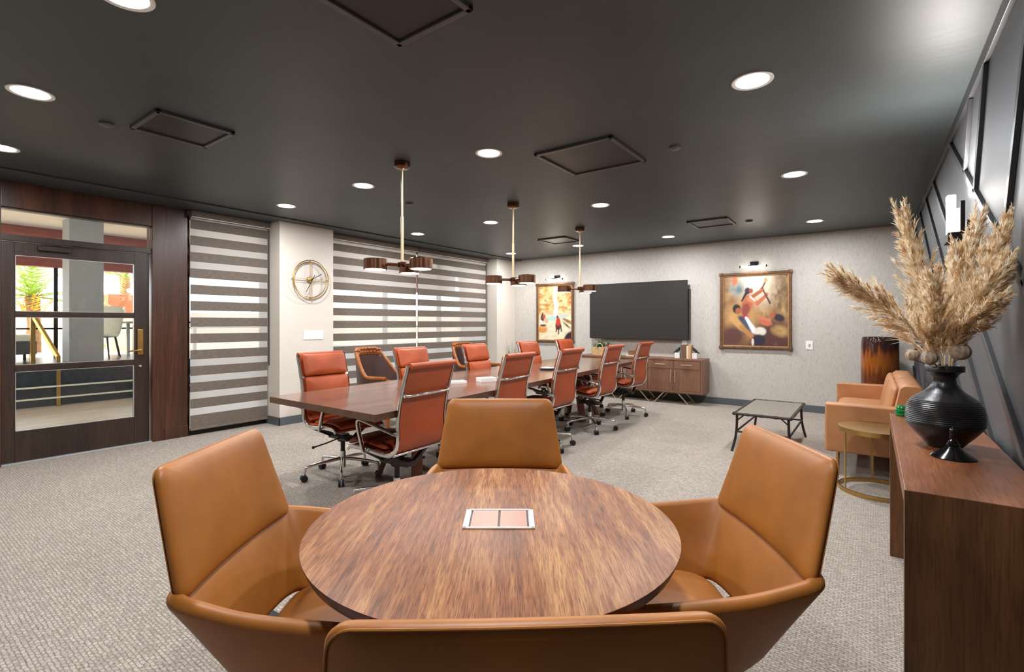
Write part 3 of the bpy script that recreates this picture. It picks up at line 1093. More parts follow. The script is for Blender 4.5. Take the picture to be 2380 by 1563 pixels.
def paint_camp(u, v):
    n = fbm(u, v, 5)
    n2 = fbm(u * 1.4, v, 12, 7)
    c = blend(srgb(122, 80, 48), srgb(200, 160, 104), n * 1.5 - 0.25)
    c = blend(c, srgb(104, 82, 62), (n2 - 0.5) * 1.6)
    c = blend(c, srgb(236, 220, 196), ell(u, v, 0.52, 0.12, 0.30, 0.26, 0.3, 1.2))
    c = blend(c, srgb(80, 48, 38), max(0, (v - 0.50)) * 2.4 * (0.5 + n2))
    c = blend(c, srgb(104, 70, 54), max(0, 0.14 - u) * 5)
    c = blend(c, srgb(116, 92, 62), ell(u, v, 0.93, 0.28, 0.16, 0.26, 0, 1.0) * n2 * 1.5)
    return layers(c, [
        (ell(u, v, 0.22, 0.18, 0.10, 0.10, 0.4, 1) * n2 * 1.5, srgb(132, 150, 158)),
        (ell(u, v, 0.19, 0.07, 0.04, 0.06), srgb(210, 120, 84)),
        (ell(u, v, 0.26, 0.20, 0.05, 0.05, 0, 1), srgb(104, 130, 136)),
        (ell(u, v, 0.28, 0.66, 0.26, 0.30, 0.5, 0.7) * 0.9, srgb(196, 150, 92)),
        (ell(u, v, 0.16, 0.86, 0.20, 0.16, 0, 0.8), srgb(96, 58, 52)),
        (ell(u, v, 0.80, 0.80, 0.24, 0.16, 0, 0.9), srgb(88, 50, 46)),
        (ell(u, v, 0.88, 0.78, 0.12, 0.07, 0.2, 0.9) * (0.4 + n2), srgb(190, 150, 92)),
        # standing figure
        (seg(u, v, 0.40, 0.32, 0.33, 0.40, 0.035, 0.02), srgb(52, 36, 42)),
        (ell(u, v, 0.385, 0.42, 0.085, 0.15, 0.35), srgb(190, 104, 72)),
        (ell(u, v, 0.36, 0.48, 0.06, 0.09, 0.3), srgb(146, 74, 56)),
        (seg(u, v, 0.47, 0.30, 0.62, 0.21, 0.028, 0.024), srgb(176, 98, 68)),
        (seg(u, v, 0.42, 0.33, 0.54, 0.40, 0.036, 0.03), srgb(212, 136, 98)),
        (seg(u, v, 0.54, 0.40, 0.67, 0.29, 0.03, 0.022), srgb(196, 112, 78)),
        (ell(u, v, 0.68, 0.275, 0.025, 0.025), srgb(196, 112, 84)),
        (ell(u, v, 0.61, 0.20, 0.03, 0.025), srgb(196, 112, 84)),
        (seg(u, v, 0.61, 0.19, 0.66, 0.10, 0.012), srgb(110, 62, 44)),
        (ell(u, v, 0.665, 0.075, 0.025, 0.035), srgb(206, 140, 104)),
        (seg(u, v, 0.63, 0.22, 0.73, 0.40, 0.010, 0.014), srgb(76, 50, 44)),
        (ell(u, v, 0.39, 0.22, 0.045, 0.05), srgb(66, 48, 66)),
        (ell(u, v, 0.445, 0.22, 0.03, 0.035), srgb(160, 84, 70)),
        (seg(u, v, 0.37, 0.25, 0.30, 0.36, 0.022, 0.012), srgb(48, 34, 38)),
        (seg(u, v, 0.43, 0.30, 0.50, 0.36, 0.012), srgb(240, 226, 214)),
        # seated figure
        (ell(u, v, 0.32, 0.70, 0.09, 0.14, -0.5), srgb(56, 66, 84)),
        (ell(u, v, 0.40, 0.71, 0.07, 0.12, -0.5), srgb(70, 84, 104)),
        (ell(u, v, 0.22, 0.47, 0.065, 0.065), srgb(38, 32, 36)),
        (ell(u, v, 0.245, 0.50, 0.045, 0.045), srgb(168, 98, 66)),
        (ell(u, v, 0.36, 0.585, 0.045, 0.03), srgb(186, 44, 50)),
        (seg(u, v, 0.37, 0.60, 0.49, 0.78, 0.022, 0.04), srgb(236, 236, 242)),
        (seg(u, v, 0.16, 0.60, 0.30, 0.74, 0.06, 0.045), srgb(206, 158, 98)),
        (seg(u, v, 0.30, 0.74, 0.46, 0.86, 0.042, 0.03), srgb(190, 132, 76)),
        (ell(u, v, 0.58, 0.79, 0.09, 0.06), srgb(230, 222, 204)),
        (ell(u, v, 0.56, 0.91, 0.10, 0.08), srgb(44, 36, 58)),
        (ell(u, v, 0.47, 0.94, 0.02, 0.05), srgb(226, 214, 200)),
        # lying figure
        (ell(u, v, 0.66, 0.66, 0.10, 0.05, 0.25), srgb(196, 108, 76)),
        (seg(u, v, 0.58, 0.60, 0.72, 0.63, 0.02), srgb(206, 124, 88)),
        (ell(u, v, 0.86, 0.60, 0.08, 0.05, 0.3), srgb(54, 36, 48)),
        (ell(u, v, 0.765, 0.565, 0.04, 0.035), srgb(176, 92, 70)),
    ])


painting(-5.575, -4.705, 0.935, 2.125, paint_canyon, 'framed painting of riders below a pale waterfall, left of the television', 96, 134)
painting(-2.0, -0.97, 0.912, 2.124, paint_camp, 'large framed figure painting with a raised arm, right of the television', 120, 144)


def picture_light(x, z, label):
    r = empty('picture_light', (x, YB, z), 0, label, 'picture light', 'picture lights above the paintings')
    MB().span((-0.06, -0.03, -0.03), (0.06, 0.0, 0.045), 0.004).build('backplate', M['blackmetal'], r)
    m = MB()
    m.tube([(0, -0.02, 0.0), (0, -0.09, 0.0), (0, -0.12, -0.025)], 0.009, 8)
    m.span((-0.07, -0.145, -0.032), (0.07, -0.10, -0.018), 0.003)
    for sx in (-1, 1):
        m.cyl((sx * 0.175, -0.125, -0.04), (sx * 0.195, -0.125, -0.04), 0.018, n=14)
    m.build('arm', M['blackmetal'], r)
    MB().cyl((-0.176, -0.125, -0.04), (0.176, -0.125, -0.04), 0.015, n=14).build('tube', M['tubeglow'], r)
    a = area_light('lamp', (0, -0.125, -0.06), 0.12, 3.0, (1, 0.93, 0.82), (math.radians(-30), 0, 0), parent=r)
    a.data.shape = 'RECTANGLE'
    a.data.size, a.data.size_y = 0.34, 0.03
    return r


picture_light(-5.09, 2.235, 'slim black picture light above the waterfall painting')
picture_light(-1.49, 2.245, 'slim black picture light above the figure painting with a raised arm')

# sconce on the dark wall
sc = empty('wall_sconce', (XR, 3.765, 1.80), 0, 'black wall sconce with two glowing glass panels behind the pampas plumes', 'wall sconce')
m = MB()
m.span((-0.115, -0.115, -0.02), (-0.02, 0.10, 0.028), 0.004)
m.span((-0.03, -0.05, -0.06), (0.0, 0.05, 0.10), 0.004)
m.span((-0.062, -0.105, 0.02), (-0.042, -0.085, 0.20), 0.002)
m.build('bracket', M['blackmetal'], sc)
MB().span((-0.105, 0.035, 0.028), (-0.065, 0.095, 0.265), 0.006).build('glass_shade', M['sconceglow'], sc)
MB().span((-0.075, -0.075, 0.028), (-0.045, -0.03, 0.165), 0.006).build('glass_shade', M['sconceglow'], sc)
pl = bpy.data.lights.new('sconce_lamp', 'POINT')
pl.energy = 5.0
pl.color = (1, 0.95, 0.87)
pl.shadow_soft_size = 0.05
po = bpy.data.objects.new('sconce_lamp', pl)
COL.objects.link(po)
po.parent = sc
po.location = (-0.27, 0.0, 0.24)
upl = area_light('uplight', (-0.085, 0.0, 0.24), 0.07, 20.0, (1.0, 0.96, 0.90), (PI, 0, 0), parent=sc)
upl.data.shape = 'RECTANGLE'
upl.data.size, upl.data.size_y = 0.07, 0.20

# ------------------------------------------------------------------ barrel chairs round the near table


def make_barrel():
    r = empty('barrel_chair')
    # wrapped arm and back band: centre-line of its upper and lower edges, seen from above (front is +y)
    hu = [(0.322, 0.19, 0.615), (0.322, 0.05, 0.625), (0.316, -0.10, 0.638), (0.300, -0.215, 0.655), (0.285, -0.272, 0.663),
          (0.258, -0.296, 0.666), (0.20, -0.305, 0.666), (0.10, -0.312, 0.666)]
    hl = [(0.285, 0.17, 0.435), (0.268, 0.05, 0.42), (0.245, -0.07, 0.425), (0.218, -0.145, 0.44), (0.196, -0.185, 0.452),
          (0.165, -0.205, 0.462), (0.11, -0.215, 0.47), (0.06, -0.22, 0.473)]
    up = [(-x, y, z) for x, y, z in hu] + [(0, -0.315, 0.666)] + hu[::-1]
    lo = [(-x, y, z) for x, y, z in hl] + [(0, -0.221, 0.474)] + hl[::-1]
    U, Lw = catmull(up, 5), catmull(lo, 5)
    rs = []
    n = len(U)
    for i in range(n):
        a, b_ = U[max(0, i - 1)], U[min(n - 1, i + 1)]
        tg = (b_ - a).normalized()
        axis = (Lw[i] - U[i])
        L = axis.length
        ax = axis.normalized()
        nn = tg.cross(ax).normalized()
        if nn.dot(Vector((-U[i].x, -U[i].y + 0.05, 0))) < 0:
            nn = -nn
        th = 0.019
        ring = []
        for q in range(9):
            an = PI * q / 8
            ring.append(U[i] + nn * math.cos(an) * th - ax * math.sin(an) * th)
        for f_ in (0.25, 0.5, 0.75):
            ring.append(U[i].lerp(Lw[i], f_) - nn * th)
        for q in range(9):
            an = PI + PI * q / 8
            ring.append(Lw[i] + nn * math.cos(an) * th - ax * math.sin(an) * th)
        for f_ in (0.75, 0.5, 0.25):
            ring.append(U[i].lerp(Lw[i], f_) + nn * th)
        rs.append(ring)

    def shrink(ring, s, push):
        c = sum((p for p in ring), Vector()) / len(ring)
        return [c + (p - c) * s + push for p in ring]
    d0 = Vector((0, 0.012, 0))
    rs = [shrink(rs[0], 0.88, d0)] + rs + [shrink(rs[-1], 0.88, d0)]
    MB().rings(rs).build('arm_shell', M['tan'], r, ang=60)
    # upper back pad

    def mp(u, w_, t):
        # w_ from 0 (seam) to .30 (top)
        f_ = w_ / 0.30
        y = -0.296 - 0.070 * f_ + 0.022 * (u / 0.28) ** 2 * (1 - 0.7 * f_)
        return Vector((u, y + t, 0.662 + w_ * 1.015))
    ol = rrect(0.575, 0.30, 0.032, 6, 0, 0.148, taper=0.155)
    MB().pillow(ol, mp, 0.046, 0.005, 9.0, back=0.3).build('backrest', M['tan'], r, ang=70)
    wl = MB()
    for tt in (-0.0118,):
        wl.tube([mp(p[0] * 0.979, 0.148 + (p[1] - 0.148) * 0.979, tt) for p in ol], 0.0020, 6, closed=True)
    wl.build('welt', M['tan'], r)
    # seat
    ol = rrect(0.46, 0.50, 0.10, 6, 0, 0.045, taper=-0.12)

    def ms(u, w_, t):
        return Vector((u, w_, 0.425 + t))
    MB().pillow(ol, ms, 0.085, 0.012, 6.0, back=0).build('seat', M['tan'], r, ang=70)
    m = MB()
    m.lathe([(0.0, 0.0), (0.235, 0.0), (0.24, 0.006), (0.23, 0.012), (0.05, 0.022), (0.03, 0.04), (0.028, 0.33), (0.09, 0.37), (0.09, 0.39), (0, 0.39)], n=36)
    m.build('pedestal_base', M['chrome'], r)
    m = MB()
    for sx in (-1, 1):
        m.bar((sx * 0.08, -0.02, 0.375), (sx * 0.245, -0.03, 0.425), 0.05, 0.012)
    m.bar((0, -0.05, 0.375), (0, -0.215, 0.468), 0.05, 0.012)
    m.build('support_bracket', M['blackmetal'], r)
    return r


TBL = c2w(-0.056, 1.457)
barrel = make_barrel()
spots = [(math.radians(0), 0.50, 'tan leather barrel chair on the far side of the round table'),
         (math.radians(90), 0.452, 'tan leather barrel chair on the left of the round table'),
         (math.radians(180), 0.502, 'tan leather barrel chair seen from behind at the bottom of the photo'),
         (math.radians(-90), 0.535, 'tan leather barrel chair right of the round table beside the console')]
for i, (a, dist, lab) in enumerate(spots):
    o = barrel if i == 0 else copy_tree(barrel)
    lat = -0.056 - math.sin(a) * dist
    dep = 1.457 + math.cos(a) * dist + (0, -0.02, 0, 0.055)[i]
    o.location = c2w(lat, dep)
    # chair faces the table centre: local +y -> direction (sin a, -cos a) in view axes
    o.rotation_euler = (0, 0, YAW + a + PI)
    tag(o, lab, 'chair', 'tan barrel chairs around the round table')
    if i == 2:
        o.rotation_euler = (0, 0, YAW + a + PI + math.radians(2.4))
        o.location = c2w(0.006, 1.457 - dist)

# round table
rt = empty('round_table', TBL, YAW, 'round walnut veneer table with an inset power box, ringed by tan chairs', 'table')
m = MB()
ZTOP = 0.735
m.lathe([(0.50, ZTOP - 0.035), (0.515, ZTOP - 0.032), (0.5275, ZTOP - 0.004), (0.5275, ZTOP - 0.0006), (0.0, ZTOP - 0.0006)], n=96)
m.build('table_edge', M['walnut_edge'], rt)
m = MB()
m.lathe([(0.0, ZTOP - 0.002), (0.5272, ZTOP - 0.002), (0.5272, ZTOP - 0.0007), (0.5262, ZTOP), (0.0, ZTOP)], n=96)
m.build('tabletop', M['walnut'], rt)
m = MB()
m.lathe([(0, 0), (0.30, 0), (0.305, 0.008), (0.29, 0.016), (0.06, 0.03), (0.045, 0.06), (0.045, 0.66), (0.16, 0.69), (0.16, 0.701), (0, 0.701)], n=40)
m.build('pedestal_base', M['blackmetal'], rt)
pb = MB()
pw_, ph_ = 0.207, 0.142
for a, bb in (((-pw_ / 2, -ph_ / 2), (pw_ / 2, -ph_ / 2 + 0.008)), ((-pw_ / 2, ph_ / 2 - 0.008), (pw_ / 2, ph_ / 2)), ((-pw_ / 2, -ph_ / 2), (-pw_ / 2 + 0.013, ph_ / 2)), ((pw_ / 2 - 0.013, -ph_ / 2), (pw_ / 2, ph_ / 2))):
    pb.span((a[0], a[1], ZTOP - 0.001), (bb[0], bb[1], ZTOP + 0.005), 0.002)
pbo = pb.build('power_box', M['white'], rt)
MB().span((-pw_ / 2 + 0.012, -ph_ / 2 + 0.006, ZTOP - 0.001), (pw_ / 2 - 0.012, ph_ / 2 - 0.006, ZTOP + 0.001)).build('recess', M['black'], pbo, smooth=False)
lid = plain('brushed_copper_lid', srgb(178, 128, 110), 0.42, 0.35, var=0.05, scale=60)
for sx in (-1, 1):
    MB().span((min(sx * 0.003, sx * 0.082), -ph_ / 2 + 0.010, ZTOP), (max(sx * 0.003, sx * 0.082), ph_ / 2 - 0.010, ZTOP + 0.0035), 0.001).build('flap', lid, pbo)
    MB().span((min(sx * 0.087, sx * 0.091), -ph_ / 2 + 0.010, ZTOP), (max(sx * 0.087, sx * 0.091), ph_ / 2 - 0.010, ZTOP + 0.003)).build('side_strip', M['silver'], pbo, smooth=False)
pbo.location = (0.018, 0.01, 0)

# ------------------------------------------------------------------ conference table
ct = empty('conference_table', (-3.30, 4.6, 0), 0, 'long walnut conference table with ten leather office chairs', 'table')
quad = [(-3.775, 1.97), (-2.49, 1.96), (-2.90, 7.22), (-4.15, 7.22)]
quad = [(x + 3.30, y - 4.6) for x, y in quad]
m = MB()
m.prism(quad, 0.705, 0.749)
m.build('table_edge', M['conf_edge'], ct, smooth=False)
m = MB()
q2 = [(x * 0.9995, y * 0.9998) for x, y in quad]
m.prism(q2, 0.748, 0.7505)
m.build('tabletop', M['conf'], ct, smooth=False)
for yc, xc in ((2.95, -3.18), (6.08, -3.36)):
    for sx in (-1, 1):
        for sy in (-1, 1):
            L = MB()
            L.bar((xc + 3.30 + sx * 0.03, yc - 4.6 + sy * 0.03, 0.70), (xc + 3.30 + sx * 0.24, yc - 4.6 + sy * 0.22, 0.012), 0.09, 0.045, up=(sx * 0.3, sy * 0.3, 1), bev=0.004)
            for p in L.v:
                p.z = max(0.0, min(0.705, p.z))
            L.build('leg', M['trestle'], ct)

# ------------------------------------------------------------------ office chairs


def make_office():
    r = empty('office_chair')
    prof = Path([(0, 0.255, 0.440), (0, 0.215, 0.462), (0, 0.08, 0.462), (0, -0.09, 0.445), (0, -0.175, 0.452), (0, -0.228, 0.495),
                 (0, -0.245, 0.57), (0, -0.242, 0.66), (0, -0.262, 0.80), (0, -0.305, 0.95), (0, -0.335, 1.045)], 8)
    W = 0.225
    up = Vector((1, 0, 0))

    def fr(s):
        p, t = prof.at(s)
        nn = Vector((0, t.z, -t.y))  # towards the sitter
        if nn.y * 0.5 + nn.z < 0:
            nn = -nn
        return p, t, nn
    # leather sling (back and seat shells)
    Ls = prof.L
    sb = Ls * 0.36     # where the seat turns into the back

    def sling(s0, s1, n, th, wd):
        rs = []
        for i in range(n + 1):
            p, t, nn = fr(s0 + (s1 - s0) * i / n)
            rs.append([p + up * wd - nn * th / 2, p + up * (wd + 0.004), p + up * wd + nn * th / 2, p - up * wd + nn * th / 2, p - up * (wd + 0.004), p - up * wd - nn * th / 2])
        return MB().rings(rs)
    back = sling(sb, Ls, 26, 0.018, W - 0.012)
    p, t, nn = fr(Ls)
    back.cyl(p + up * (W - 0.005) - nn * 0.014, p - up * (W - 0.005) - nn * 0.014, 0.022, n=14)
    back.build('backrest', M['cognac'], r, ang=50)
    sling(0, sb, 16, 0.018, W - 0.012).build('seat', M['cognac'], r, ang=50)

    def pad(s0, s1, name, th=0.042):
        wd = 2 * W - 0.035
        mid = (s0 + s1) / 2

        def mp(u, w_, t_):
            p_, tt, n_ = fr(mid + w_)
            return p_ + up * u + n_ * (0.012 + th / 2 + t_)
        MB().pillow(rrect(wd, s1 - s0 - 0.006, 0.022, 4), mp, th, 0.007, 6.0, back=0).build(name, M['cognac'], r, ang=70)
    pad(0.0, Ls * 0.175, 'seat_pad')
    pad(Ls * 0.175, Ls * 0.345, 'seat_pad')
    pad(Ls * 0.41, Ls - 0.205, 'back_pad', 0.036)
    pad(Ls - 0.205, Ls - 0.005, 'headrest_pad', 0.04)
    for sx in (-1, 1):
        pts = []
        for i in range(34):
            p_, tt, n_ = fr(Ls * i / 33)
            pts.append(p_ + up * sx * (W + 0.004) - n_ * 0.004)
        MB().tube(pts, 0.016, 8, flat=0.5, up=(1, 0, 0)).build('side_rail', M['chrome'], r)
        a = MB()
        x = sx * (W + 0.03)
        arm = catmull([(x - sx * 0.016, -0.246, 0.592), (x, -0.222, 0.604), (x, -0.05, 0.638), (x, 0.07, 0.660), (x, 0.108, 0.652), (x, 0.112, 0.615),
                       (x, 0.085, 0.53), (x, 0.055, 0.452), (x - sx * 0.014, 0.05, 0.44)], 6)
        a.tube(arm, 0.012, 8, flat=1.35, up=(1, 0, 0))
        a.build('armrest', M['chrome'], r)
    p_, tt, n_ = fr(Ls - 0.20)
    m = MB()
    m.tube([p_ + up * (W + 0.01), p_ + up * (W - 0.03) - n_ * 0.035, p_ - up * (W - 0.03) - n_ * 0.035, p_ - up * (W + 0.01)], 0.010, 10, up=(0, 0, 1))
    for sx in (-1, 1):
        m.cyl(p_ + up * sx * (W - 0.01) + n_ * 0.012, p_ + up * sx * (W - 0.01) - n_ * 0.025, 0.014, n=10)
    m.build('back_stretcher', M['chrome'], r)
    m = MB()
    p_, tt, n_ = fr(Ls * 0.43)
    m.cyl(p_ + up * (W) - n_ * 0.02, p_ - up * (W) - n_ * 0.02, 0.009, n=10)
    m.build('lumbar_bar', M['chrome'], r)
    m = MB()
    m.span((-0.05, -0.15, 0.315), (0.05, 0.13, 0.352), 0.01)
    m.lathe([(0.04, 0.30), (0.055, 0.325), (0.055, 0.36)], n=16)
    for sx in (-1, 1):
        m.bar((sx * 0.03, -0.13, 0.335), (sx * (W + 0.002), -0.10, 0.437), 0.03, 0.022)
        m.bar((sx * 0.03, 0.11, 0.335), (sx * (W + 0.002), 0.07, 0.447), 0.03, 0.022)
    m.build('tilt_mechanism', M['black'], r)
    m = MB()
    m.tube([(0.04, 0.03, 0.34), (0.16, 0.02, 0.315), (0.27, 0.0, 0.295)], 0.006, 8)
    m.lathe([(0, -0.012), (0.011, -0.008), (0.011, 0.008), (0, 0.012)], (0.275, 0, 0.295), 10)
    m.build('height_lever', M['black'], r)
    m = MB()
    m.cyl((0, 0, 0.20), (0, 0, 0.35), 0.019, n=16)
    m.build('gas_lift', M['black'], r)
    m = MB()
    m.cyl((0, 0, 0.075), (0, 0, 0.215), 0.028, 0.025, n=18)
    m.build('base_hub', M['chrome'], r)
    for i in range(5):
        a = 2 * PI * i / 5 + 0.3
        c_, s_ = math.cos(a), math.sin(a)
        L = MB()
        pts = catmull([(0.02 * c_, 0.02 * s_, 0.150), (0.15 * c_, 0.15 * s_, 0.138), (0.285 * c_, 0.285 * s_, 0.118), (0.308 * c_, 0.308 * s_, 0.104), (0.312 * c_, 0.312 * s_, 0.062)], 5)
        L.tube(pts, [0.016 - 0.005 * j / (len(pts) - 1) for j in range(len(pts))], 10)
        leg = L.build('base_leg', M['chrome'], r)
        cs = MB()
        tx, ty = -s_, c_
        for q in (-1, 1):
            cx_, cy_ = 0.318 * c_ + tx * q * 0.014, 0.318 * s_ + ty * q * 0.014
            cs.cyl((cx_ - tx * 0.009, cy_ - ty * 0.009, 0.028), (cx_ + tx * 0.009, cy_ + ty * 0.009, 0.028), 0.028, n=16)
        cs.build('caster', M['rubber'], leg)
        hd = MB()
        hd.box((0.314 * c_, 0.314 * s_, 0.05), (0.03, 0.03, 0.022), 0.006, rot=Matrix.Rotation(a, 3, 'Z'))
        hd.build('caster_fork', M['chrome'], leg)
    return r


office = make_office()
LEFT = [(-3.71, 2.58), (-3.71, 3.65), (-3.70, 4.71), (-3.70, 5.87), (-3.72, 6.95)]
RIGHT = [(-2.75, 2.36), (-2.82, 3.50), (-2.83, 4.45), (-2.84, 5.52), (-2.88, 6.64)]
LL = ['nearest cognac office chair on the window side of the conference table, facing us',
      'second cognac office chair on the window side, partly behind the nearest table-side chair back',
      'middle cognac office chair on the window side, behind the white brochures',
      'fourth cognac office chair on the window side, in front of the corner pillar',
      'farthest cognac office chair on the window side, below the waterfall painting']
RL = ['cognac office chair with its back to us at the near corner of the conference table',
      'second cognac office chair seen from behind, just beyond the far tan barrel chair',
      'middle cognac office chair of those with backs turned to us, right of the speakerphone',
      'fourth cognac office chair seen from behind, right of the wicker planter',
      'farthest cognac office chair seen from behind, directly in front of the credenza drawers']
first = True
rr_ = random.Random(3)
for side, pts, labs in ((0, LEFT, LL), (1, RIGHT, RL)):
    for i, (x, y) in enumerate(pts):
        o = office if first else copy_tree(office)
        first = False
        o.location = (x, y, 0)
        o.rotation_euler = (0, 0, (-PI / 2 if side == 0 else PI / 2) + math.radians(rr_.uniform(-3, 3)))
        tag(o, labs[i], 'office chair', 'cognac office chairs around the conference table')
        ra = rr_.uniform(0, 1.2)
        for n_ in ('base_leg', 'base_hub'):
            for q in kids(o, n_):
                q.rotation_euler = (0, 0, ra)

# things on the conference table
TZ = 0.7505
bro = empty('brochure_stack', (-3.17, 3.46, TZ), math.radians(62), 'small white brochure stack with dark print, nearer of the two on the conference table', 'brochures', 'white brochures on the conference table')
MB().box((0, 0, 0.012), (0.15, 0.10, 0.024), 0.002).build('pages', M['paper'], bro)
m = MB()
for i in range(4):
    m.box((-0.03 + i * 0.025, 0.0, 0.0247), (0.010, 0.05, 0.001))
m.build('print', M['ink'], bro, smooth=False)
br2 = empty('brochure_stack', (-3.05, 3.74, TZ), math.radians(66), 'plain white brochure stack, farther of the two on the conference table', 'brochures', 'white brochures on the conference table')
MB().box((0, 0, 0.019), (0.17, 0.11, 0.038), 0.002).build('pages', M['paper'], br2)
MB().box((0.10, -0.01, 0.002), (0.06, 0.03, 0.004), 0.001).build('loose_leaf', M['paper'], br2)

ph = empty('speakerphone', (-3.21, 5.12, TZ), 0, 'round silver conference speakerphone lying on the long table', 'speakerphone')
MB().lathe([(0.0, 0), (0.082, 0), (0.094, 0.008), (0.094, 0.018), (0.08, 0.026), (0, 0.026)], n=36).build('base', M['black'], ph)
MB().lathe([(0.0, 0.024), (0.082, 0.024), (0.080, 0.03), (0.03, 0.036), (0, 0.036)], n=36).build('grille', M['silver'], ph)
MB().box((0.02, 0.035, 0.036), (0.05, 0.03, 0.004), 0.001).build('display', M['ink'], ph)
m = MB()
m.box((0.05, 0.16, 0.012), (0.05, 0.10, 0.022), 0.006)
hs = m.build('phone_microphone', M['silver'])
hs.location = ph.location
tag(hs, 'small pale satellite microphone just beyond the round speakerphone', 'microphone')


# ------------------------------------------------------------------ carved armchairs by the window
def make_carved():
    r = empty('carved_armchair')
    N = 44
    # top edge of the tub: from left arm front round the back to right arm front; height dips towards the arms
    rs, top, inner_top = [], [], []
    for i in range(N + 1):
        f_ = -1 + 2 * i / N
        a = f_ * math.radians(118)
        x = 0.33 * math.sin(a) * (1.0 if abs(f_) < 0.75 else 1.0)
        y = -0.06 - 0.26 * math.cos(a)
        if abs(f_) > 0.75:
            y = -0.06 - 0.26 * math.cos(math.radians(118) * 0.75) + (abs(f_) - 0.75) * 1.15
            x = math.copysign(0.33, f_)
        e = min(1, max(0, (abs(f_) - 0.30) / 0.50))
        z = 0.975 - 0.34 * (e * e * (3 - 2 * e))
        lean = -0.06 * (z - 0.64) / 0.33
        top.append(Vector((x * (1 - 0.10 * (z - 0.64)), y + min(0, lean), z)))
    for i, p in enumerate(top):
        b_ = Vector((p.x * 0.86, p.y * 0.9, 0.30))
        d = Vector((p.x, p.y + 0.1, 0))
        d.normalize()
        rs.append([p + d * 0.02, b_ + d * 0.02, b_ - d * 0.02, p - d * 0.02])
    MB().rings(rs).build('leather_shell', M['brownleather'], r, ang=50)
    MB().tube(top, [0.024] * len(top), 10).build('top_rail', M['carvedwood'], r)
    m = MB()
    for i in range(14, 31, 2):
        p = top[i]
        m.lathe([(0, -0.075), (0.026, -0.06), (0.036, -0.03), (0.03, -0.008), (0.04, 0.016), (0.028, 0.034), (0, 0.042)], p + Vector((0, 0.012, -0.008)), 10)
    m.tube([top[i] + Vector((0, 0.018, -0.065)) for i in range(13, 32)], 0.014, 8)
    m.build('carved_crest', M['carvedwood'], r, ang=25)
    MB().pillow(rrect(0.50, 0.50, 0.1, 5, 0, 0.0), lambda u, w_, t_: Vector((u, w_, 0.42 + t_)), 0.12, 0.015, 6).build('seat_cushion', M['brownleather'], r)
    m = MB()
    m.span((-0.29, 0.19, 0.27), (0.29, 0.25, 0.36), 0.01)
    m.build('seat_rail', M['carvedwood'], r)
    for sx in (-1, 1):
        MB().lathe([(0.02, 0), (0.022, 0.02), (0.03, 0.12), (0.024, 0.2), (0.036, 0.28), (0.034, 0.62)], (sx * 0.30, 0.23, 0), 12).build('leg', M['carvedwood'], r)
        MB().tube([(sx * 0.22, -0.30, 0.0), (sx * 0.22, -0.25, 0.15), (sx * 0.23, -0.23, 0.32)], [0.018, 0.022, 0.026], 10).build('leg', M['carvedwood'], r)
    return r


cv = make_carved()
cv.location = (-5.12, 4.22, 0)
cv.rotation_euler = (0, 0, math.radians(-75))
tag(cv, 'carved wood and brown leather tub chair by the window, nearer to the clock pillar', 'armchair', 'carved armchairs by the window')
c2 = copy_tree(cv)
c2.location = (-5.2, 6.12, 0)
c2.rotation_euler = (0, 0, math.radians(-88))
tag(c2, 'carved wood and brown leather tub chair by the window, nearer to the room corner', 'armchair', 'carved armchairs by the window')

# tall grassy plant in the corner
pt = empty('potted_plant', (-5.55, 7.6, 0), 0, 'thin grassy plant in a dark pot in the far corner behind the office chairs', 'plant')
MB().lathe([(0, 0), (0.14, 0), (0.17, 0.30), (0.165, 0.32), (0.14, 0.31), (0, 0.30)], n=24).build('pot', M['vase'], pt)
m = MB()
for i in range(26):
    a = random.uniform(0, 2 * PI)
    L = random.uniform(0.5, 0.72)
    o_ = random.uniform(0.03, 0.16)
    c_, s_ = math.cos(a), math.sin(a)
    m.tube([(0.02 * c_, 0.02 * s_, 0.3), (0.03 * c_ + 0.2 * o_ * c_, 0.03 * s_ + 0.2 * o_ * s_, 0.3 + L * 0.5), (o_ * c_, o_ * s_, 0.3 + L)], [0.006, 0.006, 0.001], 4)
m.build('foliage', M['leaf2'], pt)

# ------------------------------------------------------------------ credenza and things on it
CX0, CX1, CYF, CZ0, CZ1 = -4.37, -2.165, 8.05, 0.185, 0.742
cd = empty('credenza', ((CX0 + CX1) / 2, 8.26, 0), 0, 'long low brown wooden credenza on angled brass legs below the television', 'credenza')
ox, oy = (CX0 + CX1) / 2, 8.26
m = MB()
m.span((CX0 + 0.01 - ox, CYF + 0.018 - oy, CZ0 + 0.02), (CX1 - 0.01 - ox, 8.46 - oy, CZ1 - 0.02))
m.span((CX0 + 0.02 - ox, CYF - 0.001 - oy, CZ1 - 0.03), (CX1 - 0.02 - ox, 8.47 - oy, CZ1), 0.003)
m.span((CX0 + 0.02 - ox, CYF - oy, CZ0), (CX1 - 0.02 - ox, 8.44 - oy, CZ0 + 0.032), 0.003)
m.span((CX1 - 0.03 - ox, CYF - oy, CZ0), (CX1 - ox, 8.47 - oy, CZ1), 0.003)
m.span((CX0 - ox, CYF - oy, CZ0), (CX0 + 0.03 - ox, 8.47 - oy, CZ1), 0.003)
m.build('body', M['cred'], cd)
nc = 5
cw = (CX1 - CX0 - 0.06) / nc
